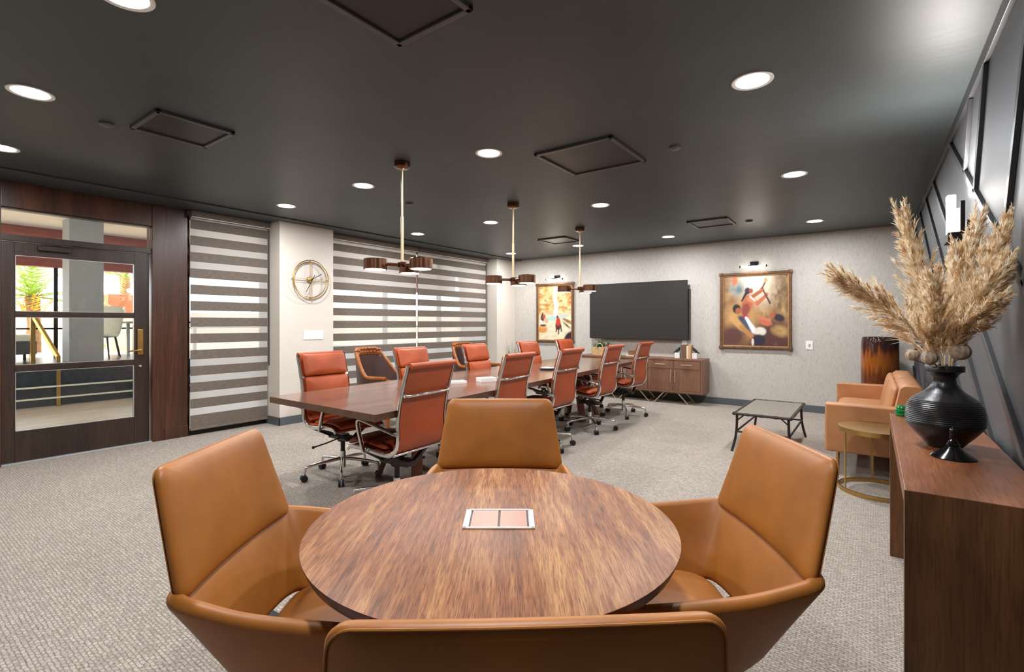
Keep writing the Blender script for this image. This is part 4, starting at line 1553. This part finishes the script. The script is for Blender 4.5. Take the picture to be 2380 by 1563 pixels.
for i in range(nc):
    x0 = CX0 + 0.03 + i * cw + 0.003 - ox
    x1 = x0 + cw - 0.006
    d = MB().span((x0, CYF + 0.002 - oy, 0.575), (x1, CYF + 0.02 - oy, CZ1 - 0.034), 0.003).build('drawer', M['cred'], cd)
    MB().bar(((x0 + x1) / 2 - 0.085, CYF - 0.02 - oy, 0.645), ((x0 + x1) / 2 + 0.085, CYF - 0.02 - oy, 0.645), 0.012, 0.014, bev=0.002).build('drawer_pull', M['palebrass'], d)
    d = MB().span((x0, CYF + 0.002 - oy, CZ0 + 0.035), (x1, CYF + 0.02 - oy, 0.57), 0.003).build('door', M['cred'], cd)
    hx = x0 + 0.03 if i % 2 == 0 else x1 - 0.03
    MB().bar((hx, CYF - 0.018 - oy, 0.36), (hx, CYF - 0.018 - oy, 0.555), 0.011, 0.012, up=(0, 1, 0), bev=0.002).build('door_pull', M['palebrass'], d)
for xb_, sgn in ((CX1 - 0.40, 1), (CX1 - 0.62, -1), (CX1 - 1.05, 1), (CX0 + 0.95, -1), (CX0 + 0.55, 1), (CX0 + 0.33, -1)):
    L = MB()
    for yy in (CYF + 0.04, 8.42):
        L.bar((xb_ - ox, yy - oy, CZ0), (xb_ + sgn * 0.17 - ox, yy - oy, 0.0), 0.016, 0.018, up=(0, 1, 0))
    L.bar((xb_ + sgn * 0.15 - ox, CYF + 0.04 - oy, 0.022), (xb_ + sgn * 0.15 - ox, 8.42 - oy, 0.022), 0.014, 0.014)
    for p in L.v:
        p.z = max(0, p.z)
    L.build('leg', M['palebrass'], cd)

pl_ = empty('wicker_planter', (-3.99, 8.24, CZ1), 0, 'wicker basket planter with a spiky green plant on the credenza', 'planter')
m = MB()
m.rings([rr for rr in [[Vector((p[0] * s, p[1] * s, z)) for p in rrect(0.34, 0.20, 0.03, 4)] for s, z in ((0.92, 0), (0.96, 0.05), (1.0, 0.14), (0.95, 0.145), (0.9, 0.12))]])
m.build('basket', M['basket'], pl_)
for sx in (-1, 1):
    m = MB()
    m.tube(catmull([(-0.07, sx * 0.1, 0.12), (-0.05, sx * 0.105, 0.19), (0, sx * 0.105, 0.215), (0.05, sx * 0.105, 0.19), (0.07, sx * 0.1, 0.12)], 6), 0.008, 8)
    m.build('handle', M['basket'], pl_)
m = MB()
for i in range(70):
    a = random.uniform(0, 2 * PI)
    el = random.uniform(0.25, 1.45)
    L = random.uniform(0.14, 0.22)
    bx, by = random.uniform(-0.11, 0.11), random.uniform(-0.05, 0.05)
    d = Vector((math.cos(a) * math.cos(el), math.sin(a) * math.cos(el) * 0.7, math.sin(el) * 0.9 + 0.15))
    sd = d.cross(Vector((0, 0, 1))).normalized() * 0.012
    p0 = Vector((bx, by, 0.11))
    mid = p0 + d * L * 0.5
    tip = p0 + d * L - Vector((0, 0, 0.02))
    m.add([p0 - sd * 0.6, p0 + sd * 0.6, mid + sd, tip, mid - sd], [(0, 1, 2, 3, 4)])
m.build('foliage', M['leaf'], pl_, smooth=False)

bk = empty('book', (-3.36, 8.26, CZ1), math.radians(4), 'pale book lying flat on the credenza under a small brown box', 'book')
MB().box((0, 0, 0.011), (0.27, 0.20, 0.018), 0.001).build('pages', M['book_cream'], bk)
MB().box((0, 0, 0.021), (0.275, 0.205, 0.003)).build('cover', M['book_cream'], bk)
bx = empty('wooden_box', (-3.36, 8.27, CZ1 + 0.0225), math.radians(4), 'small brown box on the flat pale book on the credenza', 'box')
MB().box((0, 0, 0.03), (0.22, 0.12, 0.06), 0.004).build('body', M['book_brown'], bx)
MB().box((0, 0, 0.065), (0.225, 0.125, 0.012), 0.003).build('lid', M['book_brown'], bx)
xs = -2.545
for i, (mt, w_, hh, lab) in enumerate((('book_green', 0.028, 0.215, 'olive green upright book, leftmost between the bird bookends'),
                                       ('book_brown', 0.034, 0.225, 'brown upright book beside the olive green one, between the bird bookends'),
                                       ('book_brown', 0.036, 0.225, 'second brown upright book, against the cream book between the bird bookends'),
                                       ('book_cream', 0.026, 0.210, 'cream upright book between the brown and tan books on the credenza'),
                                       ('book_tan', 0.040, 0.222, 'tan upright book, rightmost between the bird bookends'))):
    b_ = empty('book', (xs + w_ / 2, 8.24, CZ1), 0, lab, 'book', 'books between the bird bookends')
    MB().span((-w_ / 2, -0.078, 0), (w_ / 2, -0.074, hh), 0.001).build('spine', M[mt], b_)
    m = MB()
    m.span((-w_ / 2, -0.076, 0), (-w_ / 2 + 0.003, 0.08, hh))
    m.span((w_ / 2 - 0.003, -0.076, 0), (w_ / 2, 0.08, hh))
    m.build('cover', M[mt], b_, smooth=False)
    MB().span((-w_ / 2 + 0.003, -0.072, 0.004), (w_ / 2 - 0.003, 0.075, hh - 0.005)).build('pages', M['paper'], b_, smooth=False)
    xs += w_ + 0.001
for sx, px in ((-1, -2.60), (1, -2.325)):
    r = empty('bird_bookend', (px, 8.22, CZ1), 0, 'white bookend block with a perched black bird, %s the upright books' % ('left of' if sx < 0 else 'right of'), 'bookend', 'bird bookends')
    MB().box((0, 0, 0.045), (0.085, 0.09, 0.09), 0.006).build('block', M['marble'], r)
    m = MB()
    pts = [(sx * 0.075, 0, 0.085), (sx * 0.045, 0, 0.105), (sx * 0.015, 0, 0.125), (-sx * 0.012, 0, 0.15), (-sx * 0.026, 0, 0.17), (-sx * 0.032, 0, 0.176), (-sx * 0.046, 0, 0.174)]
    m.tube(pts, [0.005, 0.012, 0.024, 0.025, 0.018, 0.012, 0.002], 10)
    m.cyl((sx * 0.008, 0.006, 0.088), (sx * 0.008, 0.006, 0.112), 0.002, n=6)
    m.cyl((sx * 0.008, -0.006, 0.088), (sx * 0.008, -0.006, 0.112), 0.002, n=6)
    m.build('bird', M['black'], r)

# ------------------------------------------------------------------ coffee table
cf = empty('coffee_table', (-0.895, 6.03, 0), 0, 'low slate-topped coffee table with thin dark bamboo-style iron legs', 'coffee table')
MB().span((-0.245, -0.545, 0.378), (0.245, 0.545, 0.392), 0.002).build('tabletop', M['slate'], cf)
m = MB()
for a, bb in (((-0.26, -0.56), (0.26, -0.56)), ((-0.26, 0.56), (0.26, 0.56)), ((-0.26, -0.56), (-0.26, 0.56)), ((0.26, -0.56), (0.26, 0.56))):
    m.tube([(a[0] + (bb[0] - a[0]) * t_, a[1] + (bb[1] - a[1]) * t_, 0.385) for t_ in [i / 20 for i in range(21)]],
           [0.0135 if i % 5 else 0.017 for i in range(21)], 8)
m.build('rim', M['iron'], cf)
for sx in (-1, 1):
    for sy in (-1, 1):
        pts = [(sx * 0.235, sy * 0.53, 0.375), (sx * 0.238, sy * 0.535, 0.24), (sx * 0.25, sy * 0.55, 0.12), (sx * 0.275, sy * 0.585, 0.0)]
        MB().tube(catmull(pts, 5), 0.0125, 8).build('leg', M['iron'], cf)
m = MB()
for sy in (-1, 1):
    m.tube([(-0.242, sy * 0.54, 0.20), (0.242, sy * 0.54, 0.20)], 0.010, 8)
for sx in (-1, 1):
    m.tube([(sx * 0.242, -0.54, 0.20), (sx * 0.242, 0.54, 0.20)], 0.010, 8)
    for sy in (-1, 1):
        m.tube([(sx * 0.238, sy * 0.53, 0.31), (sx * 0.17, sy * 0.53, 0.372)], 0.007, 6)
m.build('stretcher', M['iron'], cf)

# ------------------------------------------------------------------ sofa
SX0, SX1, SY0, SY1 = -0.335, 0.40, 5.12, 7.06
sf = empty('sofa', ((SX0 + SX1) / 2, (SY0 + SY1) / 2, 0), 0, 'tan leather two-seat sofa with square arms against the dark panelled wall', 'sofa')
ox, oy = (SX0 + SX1) / 2, (SY0 + SY1) / 2
m = MB()
m.span((SX0 + 0.03 - ox, SY0 + 0.08 - oy, 0.20), (SX1 - ox, SY1 - 0.08 - oy, 0.34), 0.012)
m.build('seat_frame', M['sofa'], sf)
for y0 in (SY0, SY1 - 0.13):
    m = MB()
    m.span((SX0 - ox, y0 - oy, 0.20), (SX1 - 0.02 - ox, y0 + 0.13 - oy, 0.62), 0.018, 3)
    m.build('arm', M['sofa'], sf)
m = MB()
m.span((SX1 - 0.10 - ox, SY0 + 0.05 - oy, 0.21), (SX1 - ox, SY1 - 0.05 - oy, 0.56), 0.02, 3)
m.build('back_frame', M['sofa'], sf)
hw = (SY1 - SY0 - 0.26) / 2
for i in range(2):
    yc = SY0 + 0.13 + hw * (i + 0.5) - oy
    MB().pillow(rrect(0.58, hw - 0.006, 0.03, 4), lambda u, w_, t_, yc=yc: Vector((SX0 + 0.02 + 0.29 + u - ox, yc + w_, 0.40 + t_)), 0.14, 0.012, 8).build('seat_cushion', M['sofa'], sf, ang=60)
    bk_ = MB()
    pr = [(0.115, 0.43), (0.185, 0.775), (0.215, 0.80), (0.31, 0.80), (0.345, 0.775), (0.375, 0.43)]
    rs_ = []
    for q, e in ((0.0, 0.88), (0.012, 0.96), (0.03, 1.0), (hw - 0.036, 1.0), (hw - 0.018, 0.96), (hw - 0.006, 0.88)):
        cxx, czz = 0.25, 0.61
        rs_.append([(cxx + (x - cxx) * e - ox, SY0 + 0.132 + hw * i + q - oy, czz + (z - czz) * (0.5 + e / 2)) for x, z in pr])
    bk_.rings(rs_)
    bk_.build('back', M['sofa'], sf, ang=50)
    MB().pillow(rrect(hw - 0.05, 0.34, 0.035, 5), lambda u, w_, t_, yc=yc: Vector((0.135 + 0.20 * w_ - t_ - ox, yc + u, 0.605 + w_)), 0.07, 0.008, 8).build('back_cushion', M['sofa'], sf, ang=60)
for x in (SX0 + 0.09, SX1 - 0.09):
    for y in (SY0 + 0.10, SY1 - 0.10):
        MB().cyl((x - ox, y - oy, 0.0), (x - ox, y - oy, 0.205), 0.012, 0.015, n=14).build('leg', M['brass'], sf)

# tall glazed drum
dr = MB()
dr.lathe([(a * 0.815, b) for a, b in [(0.0, 0.0), (0.225, 0.0), (0.24, 0.02), (0.252, 0.35), (0.255, 0.7), (0.25, 1.05), (0.242, 1.12), (0.235, 1.14), (0.22, 1.14), (0.215, 1.12), (0.21, 0.9), (0, 0.9)]], n=48)
dro = dr.build('floor_vase', M['drum'])
dro.location = (0.085, 8.13, 0)
tag(dro, 'tall drum-shaped floor vase with amber and brown drip glaze behind the sofa', 'vase')

# gold side table
gt = empty('side_table', (0.045, 4.80, 0), 0, 'round gold side table with ring base beside the sofa arm', 'side table')
m = MB()
m.lathe([(0.262, 0.468), (0.27, 0.468), (0.27, 0.503), (0.262, 0.503)], n=56)
m.build('rim', M['brass'], gt)
MB().lathe([(0.0, 0.482), (0.264, 0.482), (0.264, 0.499), (0, 0.499)], n=56).build('tabletop', M['book_tan'], gt)
m = MB()
rs = []
for i in range(57):
    a = 2 * PI * i / 56
    c_, s_ = math.cos(a), math.sin(a)
    rs.append([(0.27 * c_, 0.27 * s_, 0), (0.27 * c_, 0.27 * s_, 0.032), (0.258 * c_, 0.258 * s_, 0.032), (0.258 * c_, 0.258 * s_, 0)])
m.rings(rs, True, False, False)
m.build('ring_base', M['brass'], gt)
for a in (YAW + PI, YAW + PI * 0.35, YAW - PI * 0.35):
    MB().box((0.264 * math.cos(a), 0.264 * math.sin(a), 0.25), (0.006, 0.014, 0.45), rot=Matrix.Rotation(a, 3, 'Z')).build('post', M['brass'], gt)

# ------------------------------------------------------------------ console table with vase
KX0, KX1, KY0, KY1, KZ = 0.083, 0.432, 1.965, 3.575, 0.80
cn = empty('console_table', ((KX0 + KX1) / 2, (KY0 + KY1) / 2, 0), 0, 'waterfall-edge brown wood console table along the dark panelled wall', 'console table')
ox, oy = (KX0 + KX1) / 2, (KY0 + KY1) / 2
MB().span((KX0 - ox, KY0 - oy, KZ - 0.06), (KX1 - ox, KY1 - oy, KZ), 0.002).build('tabletop', M['console'], cn)
MB().span((KX0 - 0.0008 - ox, KY0 - 0.0015 - oy, 0), (KX1 - ox, KY0 + 0.055 - oy, KZ - 0.0012), 0.001).build('leg', M['console_side'], cn)
MB().span((KX0 - ox, KY1 - 0.06 - oy, 0), (KX1 - ox, KY1 - oy, KZ - 0.0605), 0.002).build('leg', M['console_side'], cn)

VX, VY = 0.246, 2.745
vs_ = MB()
prof = [(0.0, 0.0), (0.068, 0.0), (0.074, 0.004)]
body = [(0.10, 0.03), (0.135, 0.062), (0.162, 0.092), (0.168, 0.106), (0.168, 0.13), (0.166, 0.152), (0.159, 0.175), (0.144, 0.196), (0.122, 0.212)]
bc = catmull([(p[0], p[1], 0) for p in body], 6)
for i, p in enumerate(bc):
    rdg = 0.0016 * (1 if i % 2 else -1) if 0.098 < p[1] < 0.2 else 0
    prof.append((p[0] + rdg, p[1]))
prof += [(0.092, 0.229), (0.068, 0.247), (0.052, 0.268), (0.048, 0.288), (0.060, 0.305), (0.072, 0.316), (0.084, 0.318), (0.085, 0.340), (0.080, 0.344), (0.066, 0.344), (0.05, 0.32), (0.04, 0.28), (0.0, 0.25)]
vs_.lathe([(p[0] * 0.775, p[1]) for p in prof], n=64)
vo = vs_.build('vase', M['vase'], ang=50)
vo.location = (VX, VY, KZ)
tag(vo, 'round black ribbed ceramic vase holding pampas on the console table', 'vase')

sto = MB()
sto.lathe([(a * 0.78, b) for a, b in [(0.0, 0.0), (0.088, 0.0), (0.09, 0.004), (0.078, 0.012), (0.05, 0.026), (0.03, 0.042), (0.024, 0.046), (0.028, 0.052), (0.022, 0.058), (0.018, 0.062), (0.020, 0.067), (0.014, 0.071), (0.013, 0.095), (0.016, 0.104), (0.012, 0.113), (0.0, 0.120)]], n=40)
so = sto.build('candle_snuffer', M['gloss'])
so.location = (0.253, 2.54, KZ)
tag(so, 'small glossy black dome with a turned finial in front of the black vase', 'ornament')

gb = MB()
gb.lathe([(0.0, 0.0), (0.028, 0.0), (0.031, 0.005), (0.031, 0.014), (0.026, 0.018), (0.031, 0.023), (0.031, 0.034), (0.025, 0.039), (0.028, 0.045), (0.024, 0.056), (0.012, 0.060), (0, 0.060)], n=24)
go = gb.build('glass_jar', M['green'])
go.location = (0.136, 3.52, KZ)
tag(go, 'small green ribbed glass jar peeping out behind the black vase', 'jar')

MOUTH = Vector((VX, VY, KZ + 0.335))


def pix(u, v, dep):
    return c2w((u - 1190) / 1143 * dep, dep, EYE - (v - 752) / 1143 * dep)


def plume(pts, width, seed, n=5200):
    rg = random.Random(seed)
    base = pts[0]
    P = Path([Vector(q) - base for q in pts], 12)
    r = empty('pampas_plume', base)
    s0 = 0.10
    stem = MB()
    pp = [P.at(P.L * i / 16)[0] for i in range(17)]
    stem.tube(pp, [0.0028 - 0.0018 * i / 16 for i in range(17)], 6)
    stem.build('stem', M['pampas'], r)
    m = MB()
    lim = XR - 0.026 - base.x
    tufts = 95
    for i in range(tufts):
        f_ = (i + rg.random()) / tufts
        s = P.L * (s0 / P.L + (1 - s0 / P.L) * f_)
        p, t = P.at(s)
        x = t.orthogonal().normalized()
        y = t.cross(x)
        a = i * 2.4 + rg.uniform(-0.6, 0.6)
        rad = x * math.cos(a) + y * math.sin(a)
        env = min(1.0, f_ * 3.0 + 0.62) * (1 - 0.62 * f_ ** 2.4)
        TL = width * rg.uniform(1.2, 2.3) * (0.42 + 0.58 * env)
        sp_ = rg.uniform(0.22, 0.62) * env
        td = (t + rad * sp_).normalized()
        for j in range(n // tufts):
            g = rg.random() ** 0.8
            q0 = p + td * TL * g * 0.72 + rad * 0.006
            jd = Vector((rg.gauss(0, 1), rg.gauss(0, 1), rg.gauss(0, 1))).normalized()
            d = (td + jd * rg.uniform(0.12, 0.55)).normalized()
            L = TL * rg.uniform(0.18, 0.42) * (1.15 - 0.5 * g)
            droop = Vector((0, 0, -1)) * L * rg.uniform(0.0, 0.25)
            mid = q0 + d * L * 0.5 + droop * 0.25
            tip = q0 + d * L + droop
            for q in (mid, tip, q0):
                if q.x > lim:
                    q.x = lim - rg.uniform(0, 0.01)
            sd = d.cross(Vector((rg.uniform(-1, 1), rg.uniform(-1, 1), rg.uniform(-1, 1)))).normalized()
            w_ = rg.uniform(0.0008, 0.0020)
            m.add([q0 - sd * w_ * 0.5, q0 + sd * w_ * 0.5, mid + sd * w_, tip, mid - sd * w_], [(0, 1, 2, 3, 4)])
    m.build('plume_head', M['pampas'], r, smooth=False)
    return r


def mouth(dx, dy):
    return MOUTH + Vector((dx * 0.8, dy * 0.8, -0.045))


PL = [([mouth(-0.02, 0.0), pix(2140, 790, 2.03), pix(2060, 715, 1.98), pix(1958, 652, 1.92)], 0.11, 'pampas plume leaning far left toward the flecked wallpaper'),
      ([mouth(-0.02, 0.02), pix(2168, 770, 2.08), pix(2135, 640, 2.12), pix(2099, 505, 2.16)], 0.095, 'tall upright pampas plume, left of the wall sconce'),
      ([mouth(-0.0, -0.02), pix(2180, 790, 2.0), pix(2176, 715, 1.95), pix(2168, 655, 1.92)], 0.075, 'short blunt pampas plume standing upright at the middle front of the vase'),
      ([mouth(0.02, 0.02), pix(2212, 770, 2.10), pix(2240, 650, 2.16), pix(2269, 518, 2.22)], 0.095, 'tall pampas plume reaching the sconce base'),
      ([mouth(0.02, 0.0), pix(2228, 770, 2.03), pix(2282, 660, 1.95), pix(2336, 535, 1.88)], 0.09, 'pampas plume leaning right, its tip highest beside the dark wall strips'),
      ([mouth(0.02, -0.01), pix(2226, 780, 2.0), pix(2270, 715, 1.93), pix(2330, 625, 1.84)], 0.085, 'pampas plume arching right below the tallest right-hand tip'),
      ([mouth(0.02, -0.02), pix(2226, 795, 2.0), pix(2262, 755, 1.92), pix(2312, 705, 1.83)], 0.075, 'lowest pampas plume leaning right along the dark wall'),
      ([mouth(0.0, 0.02), pix(2200, 780, 2.12), pix(2215, 690, 2.18), pix(2222, 590, 2.22)], 0.085, 'upright pampas plume at the back centre, partly hidden by the others')]
for i, (pts, wd, lab) in enumerate(PL):
    o = plume(pts, wd, 20 + i)
    tag(o, lab, 'pampas grass', 'pampas plumes in the black vase')

for i, (u, v, dep, rad, lab) in enumerate(((2160, 832, 2.0, 0.028, 'striped dried seed pod ball at the left of the vase mouth'),
                                           (2231, 818, 2.0, 0.035, 'larger striped dried seed pod ball at the right of the vase mouth'),
                                           (2120, 826, 2.06, 0.023, 'small dried seed pod under the far left plume, beyond the vase rim'))):
    p = pix(u, v, dep)
    r = empty('dried_seed_pod', p, 0, lab, 'seed pod', 'dried seed pods in the black vase')
    m = MB()
    prof = [(rad * math.sin(PI * j / 14), -rad * math.cos(PI * j / 14)) for j in range(15)]
    m.lathe(prof, n=24)
    for j, q in enumerate(m.v):
        a = math.atan2(q.y, q.x)
        s_ = 1 + 0.06 * math.cos(a * 9)
        q.x *= s_
        q.y *= s_
    m.build('pod', M['pod'], r)
    st_ = MB()
    e = MOUTH + Vector((-0.01 if i == 0 else (0.012 if i == 1 else -0.018), -0.005, -0.006)) - p
    st_.tube([Vector((0, 0, -rad * 0.8)), e * 0.5 + Vector((0, 0, -0.005)), e], 0.0025, 6)
    st_.build('stem', M['trunk'], r)

# ------------------------------------------------------------------ outside the door
struct(MB().span((-10.6, -6, -0.1), (XL - 0.14, 14, 0)), 'exterior_floor', M['palewood'], smooth=False)
struct(MB().span((-13.4, -6, -0.1), (-10.6, 14, 0.64)), 'exterior_platform', M['stone'], smooth=False)
struct(MB().span((-30, -14, 0.2), (-13.4, 22, 0.62)), 'exterior_ground', M['patio'], smooth=False)
struct(MB().span((-13.4, -6, 3.17), (XL - 0.14, 14, 3.35)), 'exterior_ceiling', M['extwhite'], smooth=False)
struct(MB().span((-13.2, -6, 2.42), (-12.95, 14, 3.17)), 'exterior_beam', M['redwood'], smooth=False)
m = MB()
m.span((-11.75, 2.36, 0.64), (-11.3, 2.84, 3.17), 0.004)
struct(m, 'exterior_column', M['extcol'], smooth=False)
struct(MB().span((-20.2, -14, 0.6), (-20.0, 22, 1.7)), 'exterior_wall', M['extcream'], smooth=False)
struct(MB().span((-13.12, 2.50, 0.64), (-13.06, 2.56, 2.45)), 'exterior_mullion', M['blackmetal'], smooth=False)
struct(MB().span((-13.12, -6, 1.20), (-13.08, 14, 1.23)), 'exterior_rail', M['blackmetal'], smooth=False)

hr = empty('handrail', (-10.5, 2.06, 0), 0, 'brass stair handrail with slim cream rails outside the glazed door', 'handrail')
m = MB()
m.bar((0, 0, 0), (0, 0, 0.80), 0.05, 0.05, up=(1, 0, 0), bev=0.004)
m.build('post', M['brass'], hr)
m = MB()
m.bar((0, 0, 0.78), (-0.45, -0.22, 1.46), 0.05, 0.05, bev=0.004)
m.build('sloping_rail', M['brass'], hr)
m = MB()
m.bar((-0.45, -0.22, 1.46), (-0.45, -0.22, 0.64), 0.06, 0.06, up=(1, 0, 0), bev=0.004)
m.build('post', M['brass'], hr)
for z in (0.14, 0.32):
    m = MB()
    m.bar((0.03, -1.6, z), (0.03, 2.6, z), 0.02, 0.025)
    m.build('lower_rail', M['cream_fab'], hr)
m = MB()
m.bar((0.03, 2.58, 0), (0.03, 2.58, 0.80), 0.05, 0.05, up=(1, 0, 0))
m.bar((0.03, -1.58, 0), (0.03, -1.58, 0.80), 0.05, 0.05, up=(1, 0, 0))
m.build('end_post', M['brass'], hr)

bn = empty('planter_bench', (-12.3, 1.55, 0.64), 0, 'dark bench with a cream cushion outside, seen through the door at lower left', 'bench')
MB().span((-0.3, -0.75, 0.13), (0.3, 0.52, 0.36), 0.01).build('bench_base', M['greyfab'], bn)
MB().span((-0.3, -0.75, 0.36), (0.3, 0.52, 0.48), 0.02).build('cushion', M['cream_fab'], bn)
for sx in (-1, 1):
    for y_ in (-0.68, 0.45):
        MB().span((sx * 0.26 - 0.02, y_ - 0.02, 0), (sx * 0.26 + 0.02, y_ + 0.02, 0.14)).build('leg', M['black'], bn)


def make_patio_chair():
    r = empty('patio_chair')
    MB().pillow(rrect(0.46, 0.62, 0.12, 5, 0, 0.30, taper=-0.15), lambda u, w_, t_: Vector((u, -0.22 - 0.18 * w_ + t_, 0.42 + w_)), 0.05, 0.01).build('backrest', M['cream_fab'], r)
    MB().pillow(rrect(0.48, 0.46, 0.1, 5), lambda u, w_, t_: Vector((u, w_, 0.44 + t_)), 0.07, 0.01).build('seat', M['cream_fab'], r)
    for sx in (-1, 1):
        for sy in (-1, 1):
            MB().cyl((sx * 0.17, sy * 0.17, 0.42), (sx * 0.23, sy * 0.24, 0), 0.018, 0.012, n=8).build('leg', M['black'], r)
    return r


pc = make_patio_chair()
for i, (x, y, rz, lab) in enumerate(((-12.2, 3.02, -2.2, 'cream dining chair outside, directly right of the grey column'),
                                     (-12.9, 3.25, 2.9, 'cream dining chair outside behind the dark table, seen beside the door handle'))):
    o = pc if i == 0 else copy_tree(pc)
    o.location = (x, y, 0.64)
    o.rotation_euler = (0, 0, rz)
    tag(o, lab, 'chair', 'cream dining chairs outside the door')
tb = empty('patio_table', (-12.2, 4.05, 0.64), 0, 'dark dining table outside, seen through the door left of the handle', 'table')
MB().span((-0.4, -0.6, 0.68), (0.4, 0.7, 0.72), 0.006).build('tabletop', M['black'], tb)
for sx in (-1, 1):
    for sy in (-1, 1):
        MB().bar((sx * 0.33, sy * 0.5, 0), (sx * 0.33, sy * 0.5, 0.68), 0.05, 0.05, up=(1, 0, 0)).build('leg', M['silver'], tb)


def palm(loc, h, n, L, label, seed, bloom=False):
    rg = random.Random(seed)
    r = empty('palm_tree', loc, 0, label, 'palm tree', 'palms outside')
    MB().tube([(0, 0, 0), (0.03, 0.02, h * 0.5), (0, 0, h)], [0.16, 0.12, 0.14], 10).build('trunk', M['trunk'], r)
    m = MB()
    for i in range(n):
        a = rg.uniform(0, 2 * PI)
        el = rg.uniform(-0.1, 1.35)
        d = Vector((math.cos(a) * math.cos(el), math.sin(a) * math.cos(el), math.sin(el)))
        sd = d.cross(Vector((0, 0, 1))).normalized()
        ln = L * rg.uniform(0.75, 1.15)
        pts = [Vector((0, 0, h)) + d * ln * t_ - Vector((0, 0, 0.45 * ln * t_ * t_)) for t_ in [j / 8 for j in range(9)]]
        m.tube(pts, [0.012 - 0.001 * j for j in range(9)], 4)
        for j in range(1, 9):
            for s_ in (-1, 1):
                for q in (0, 0.5):
                    p = pts[j].lerp(pts[j - 1], q)
                    ll = 0.22 * ln * (1 - 0.55 * j / 8) * rg.uniform(0.8, 1.1)
                    e = p + (sd * s_ * 0.8 + (pts[j] - pts[j - 1]).normalized() * 0.6 - Vector((0, 0, 0.15))) * ll
                    wv_ = (pts[j] - pts[j - 1]).normalized() * 0.016
                    m.add([p - wv_, p + wv_, e], [(0, 1, 2)])
    m.build('fronds', M['palm'], r, smooth=False)
    if bloom:
        m = MB()
        for i in range(260):
            a = rg.uniform(0, 2 * PI)
            rr = rg.uniform(0.0, 0.75)
            p = Vector((rr * math.cos(a), rr * math.sin(a), h * 0.62 + rg.uniform(0, 0.55) * (1 - rr * 0.6)))
            d = Vector((math.cos(a), math.sin(a), rg.uniform(-0.2, 1))).normalized() * rg.uniform(0.12, 0.3)
            sd = d.cross(Vector((0, 0, 1))).normalized() * 0.03
            m.add([p - sd, p + sd, p + d], [(0, 1, 2)])
        m.build('skirt', M['orange'], r, smooth=False)
    return r


palm((-16.2, 2.72, 0.6), 1.35, 34, 2.2, 'bright palm with an orange skirt, seen through the upper left door pane', 5, True)
palm((-19.0, 5.3, 0.6), 2.2, 26, 1.3, 'smaller distant palm seen through the upper right door pane', 9)
palm((-17.5, -1.5, 0.6), 2.0, 26, 1.6, 'distant palm outside to the left of the doorway', 12)
pk = empty('planter_box', (-15.5, 4.28, 0.6), 0, 'terracotta box outside, seen right of the grey column', 'planter')
MB().span((-0.2, -0.35, 0.9), (0.2, 0.28, 1.45), 0.01).build('box_body', M['brickwall'], pk)
MB().span((-0.15, -0.3, 0.0), (0.15, 0.22, 0.91), 0.01).build('stand', M['extcream'], pk)
for i, (x, y, lab) in enumerate(((-17.0, 4.6, 'low green shrub outside behind the terracotta box'), (-17.2, 5.5, 'low green shrub outside below the distant palm'))):
    rg = random.Random(40 + i)
    m = MB()
    for j in range(420):
        a, e = rg.uniform(0, 2 * PI), rg.uniform(0, PI / 2)
        q = Vector((math.cos(a) * math.cos(e), math.sin(a) * math.cos(e), math.sin(e))) * rg.uniform(0.2, 0.42)
        d = q.normalized() * 0.09
        s_ = d.cross(Vector((rg.random(), rg.random(), 1))).normalized() * 0.03
        m.add([q - s_, q + s_, q + d], [(0, 1, 2)])
    for j in range(8):
        a = rg.uniform(0, 2 * PI)
        m.tube([(0, 0, 0), (0.12 * math.cos(a), 0.12 * math.sin(a), 0.3)], 0.012, 5)
    o = m.build('shrub', M['palm'], smooth=False)
    o.location = (x, y, 0.62)
    tag(o, lab, 'shrub', 'low shrubs outside')

# ------------------------------------------------------------------ light from outside, camera
wd = bpy.data.worlds.new('sky')
SC.world = wd
wd.use_nodes = True
bg = wd.node_tree.nodes['Background']
bg.inputs['Color'].default_value = (0.86, 0.93, 1.0, 1)
bg.inputs['Strength'].default_value = 6.0
sun = bpy.data.lights.new('sun', 'SUN')
sun.energy = 9.0
sun.angle = 0.02
sun.color = (1, 0.94, 0.84)
so_ = bpy.data.objects.new('sun', sun)
COL.objects.link(so_)
so_.rotation_euler = (math.radians(32), math.radians(-14), 0)

cam = bpy.data.cameras.new('camera')
cam.sensor_width = 36.0
cam.lens = 36.0 * 1143 / 2380
cam.shift_y = -(781.5 - 752) / 2380
cam.clip_start = 0.02
co = bpy.data.objects.new('camera', cam)
COL.objects.link(co)
co.location = (0, 0, EYE)
co.rotation_euler = (PI / 2, 0, YAW)
SC.camera = co

SC.view_settings.view_transform = 'Standard'
SC.view_settings.look = 'None'
SC.view_settings.exposure = 0.0
SC.view_settings.gamma = 1.0
SC.view_settings.use_curve_mapping = False
SC.cycles.max_bounces = 8
SC.cycles.diffuse_bounces = 4
SC.cycles.glossy_bounces = 4
SC.cycles.transparent_max_bounces = 12
SC.cycles.sample_clamp_indirect = 6.0
SC.cycles.caustics_reflective = False
SC.cycles.caustics_refractive = False
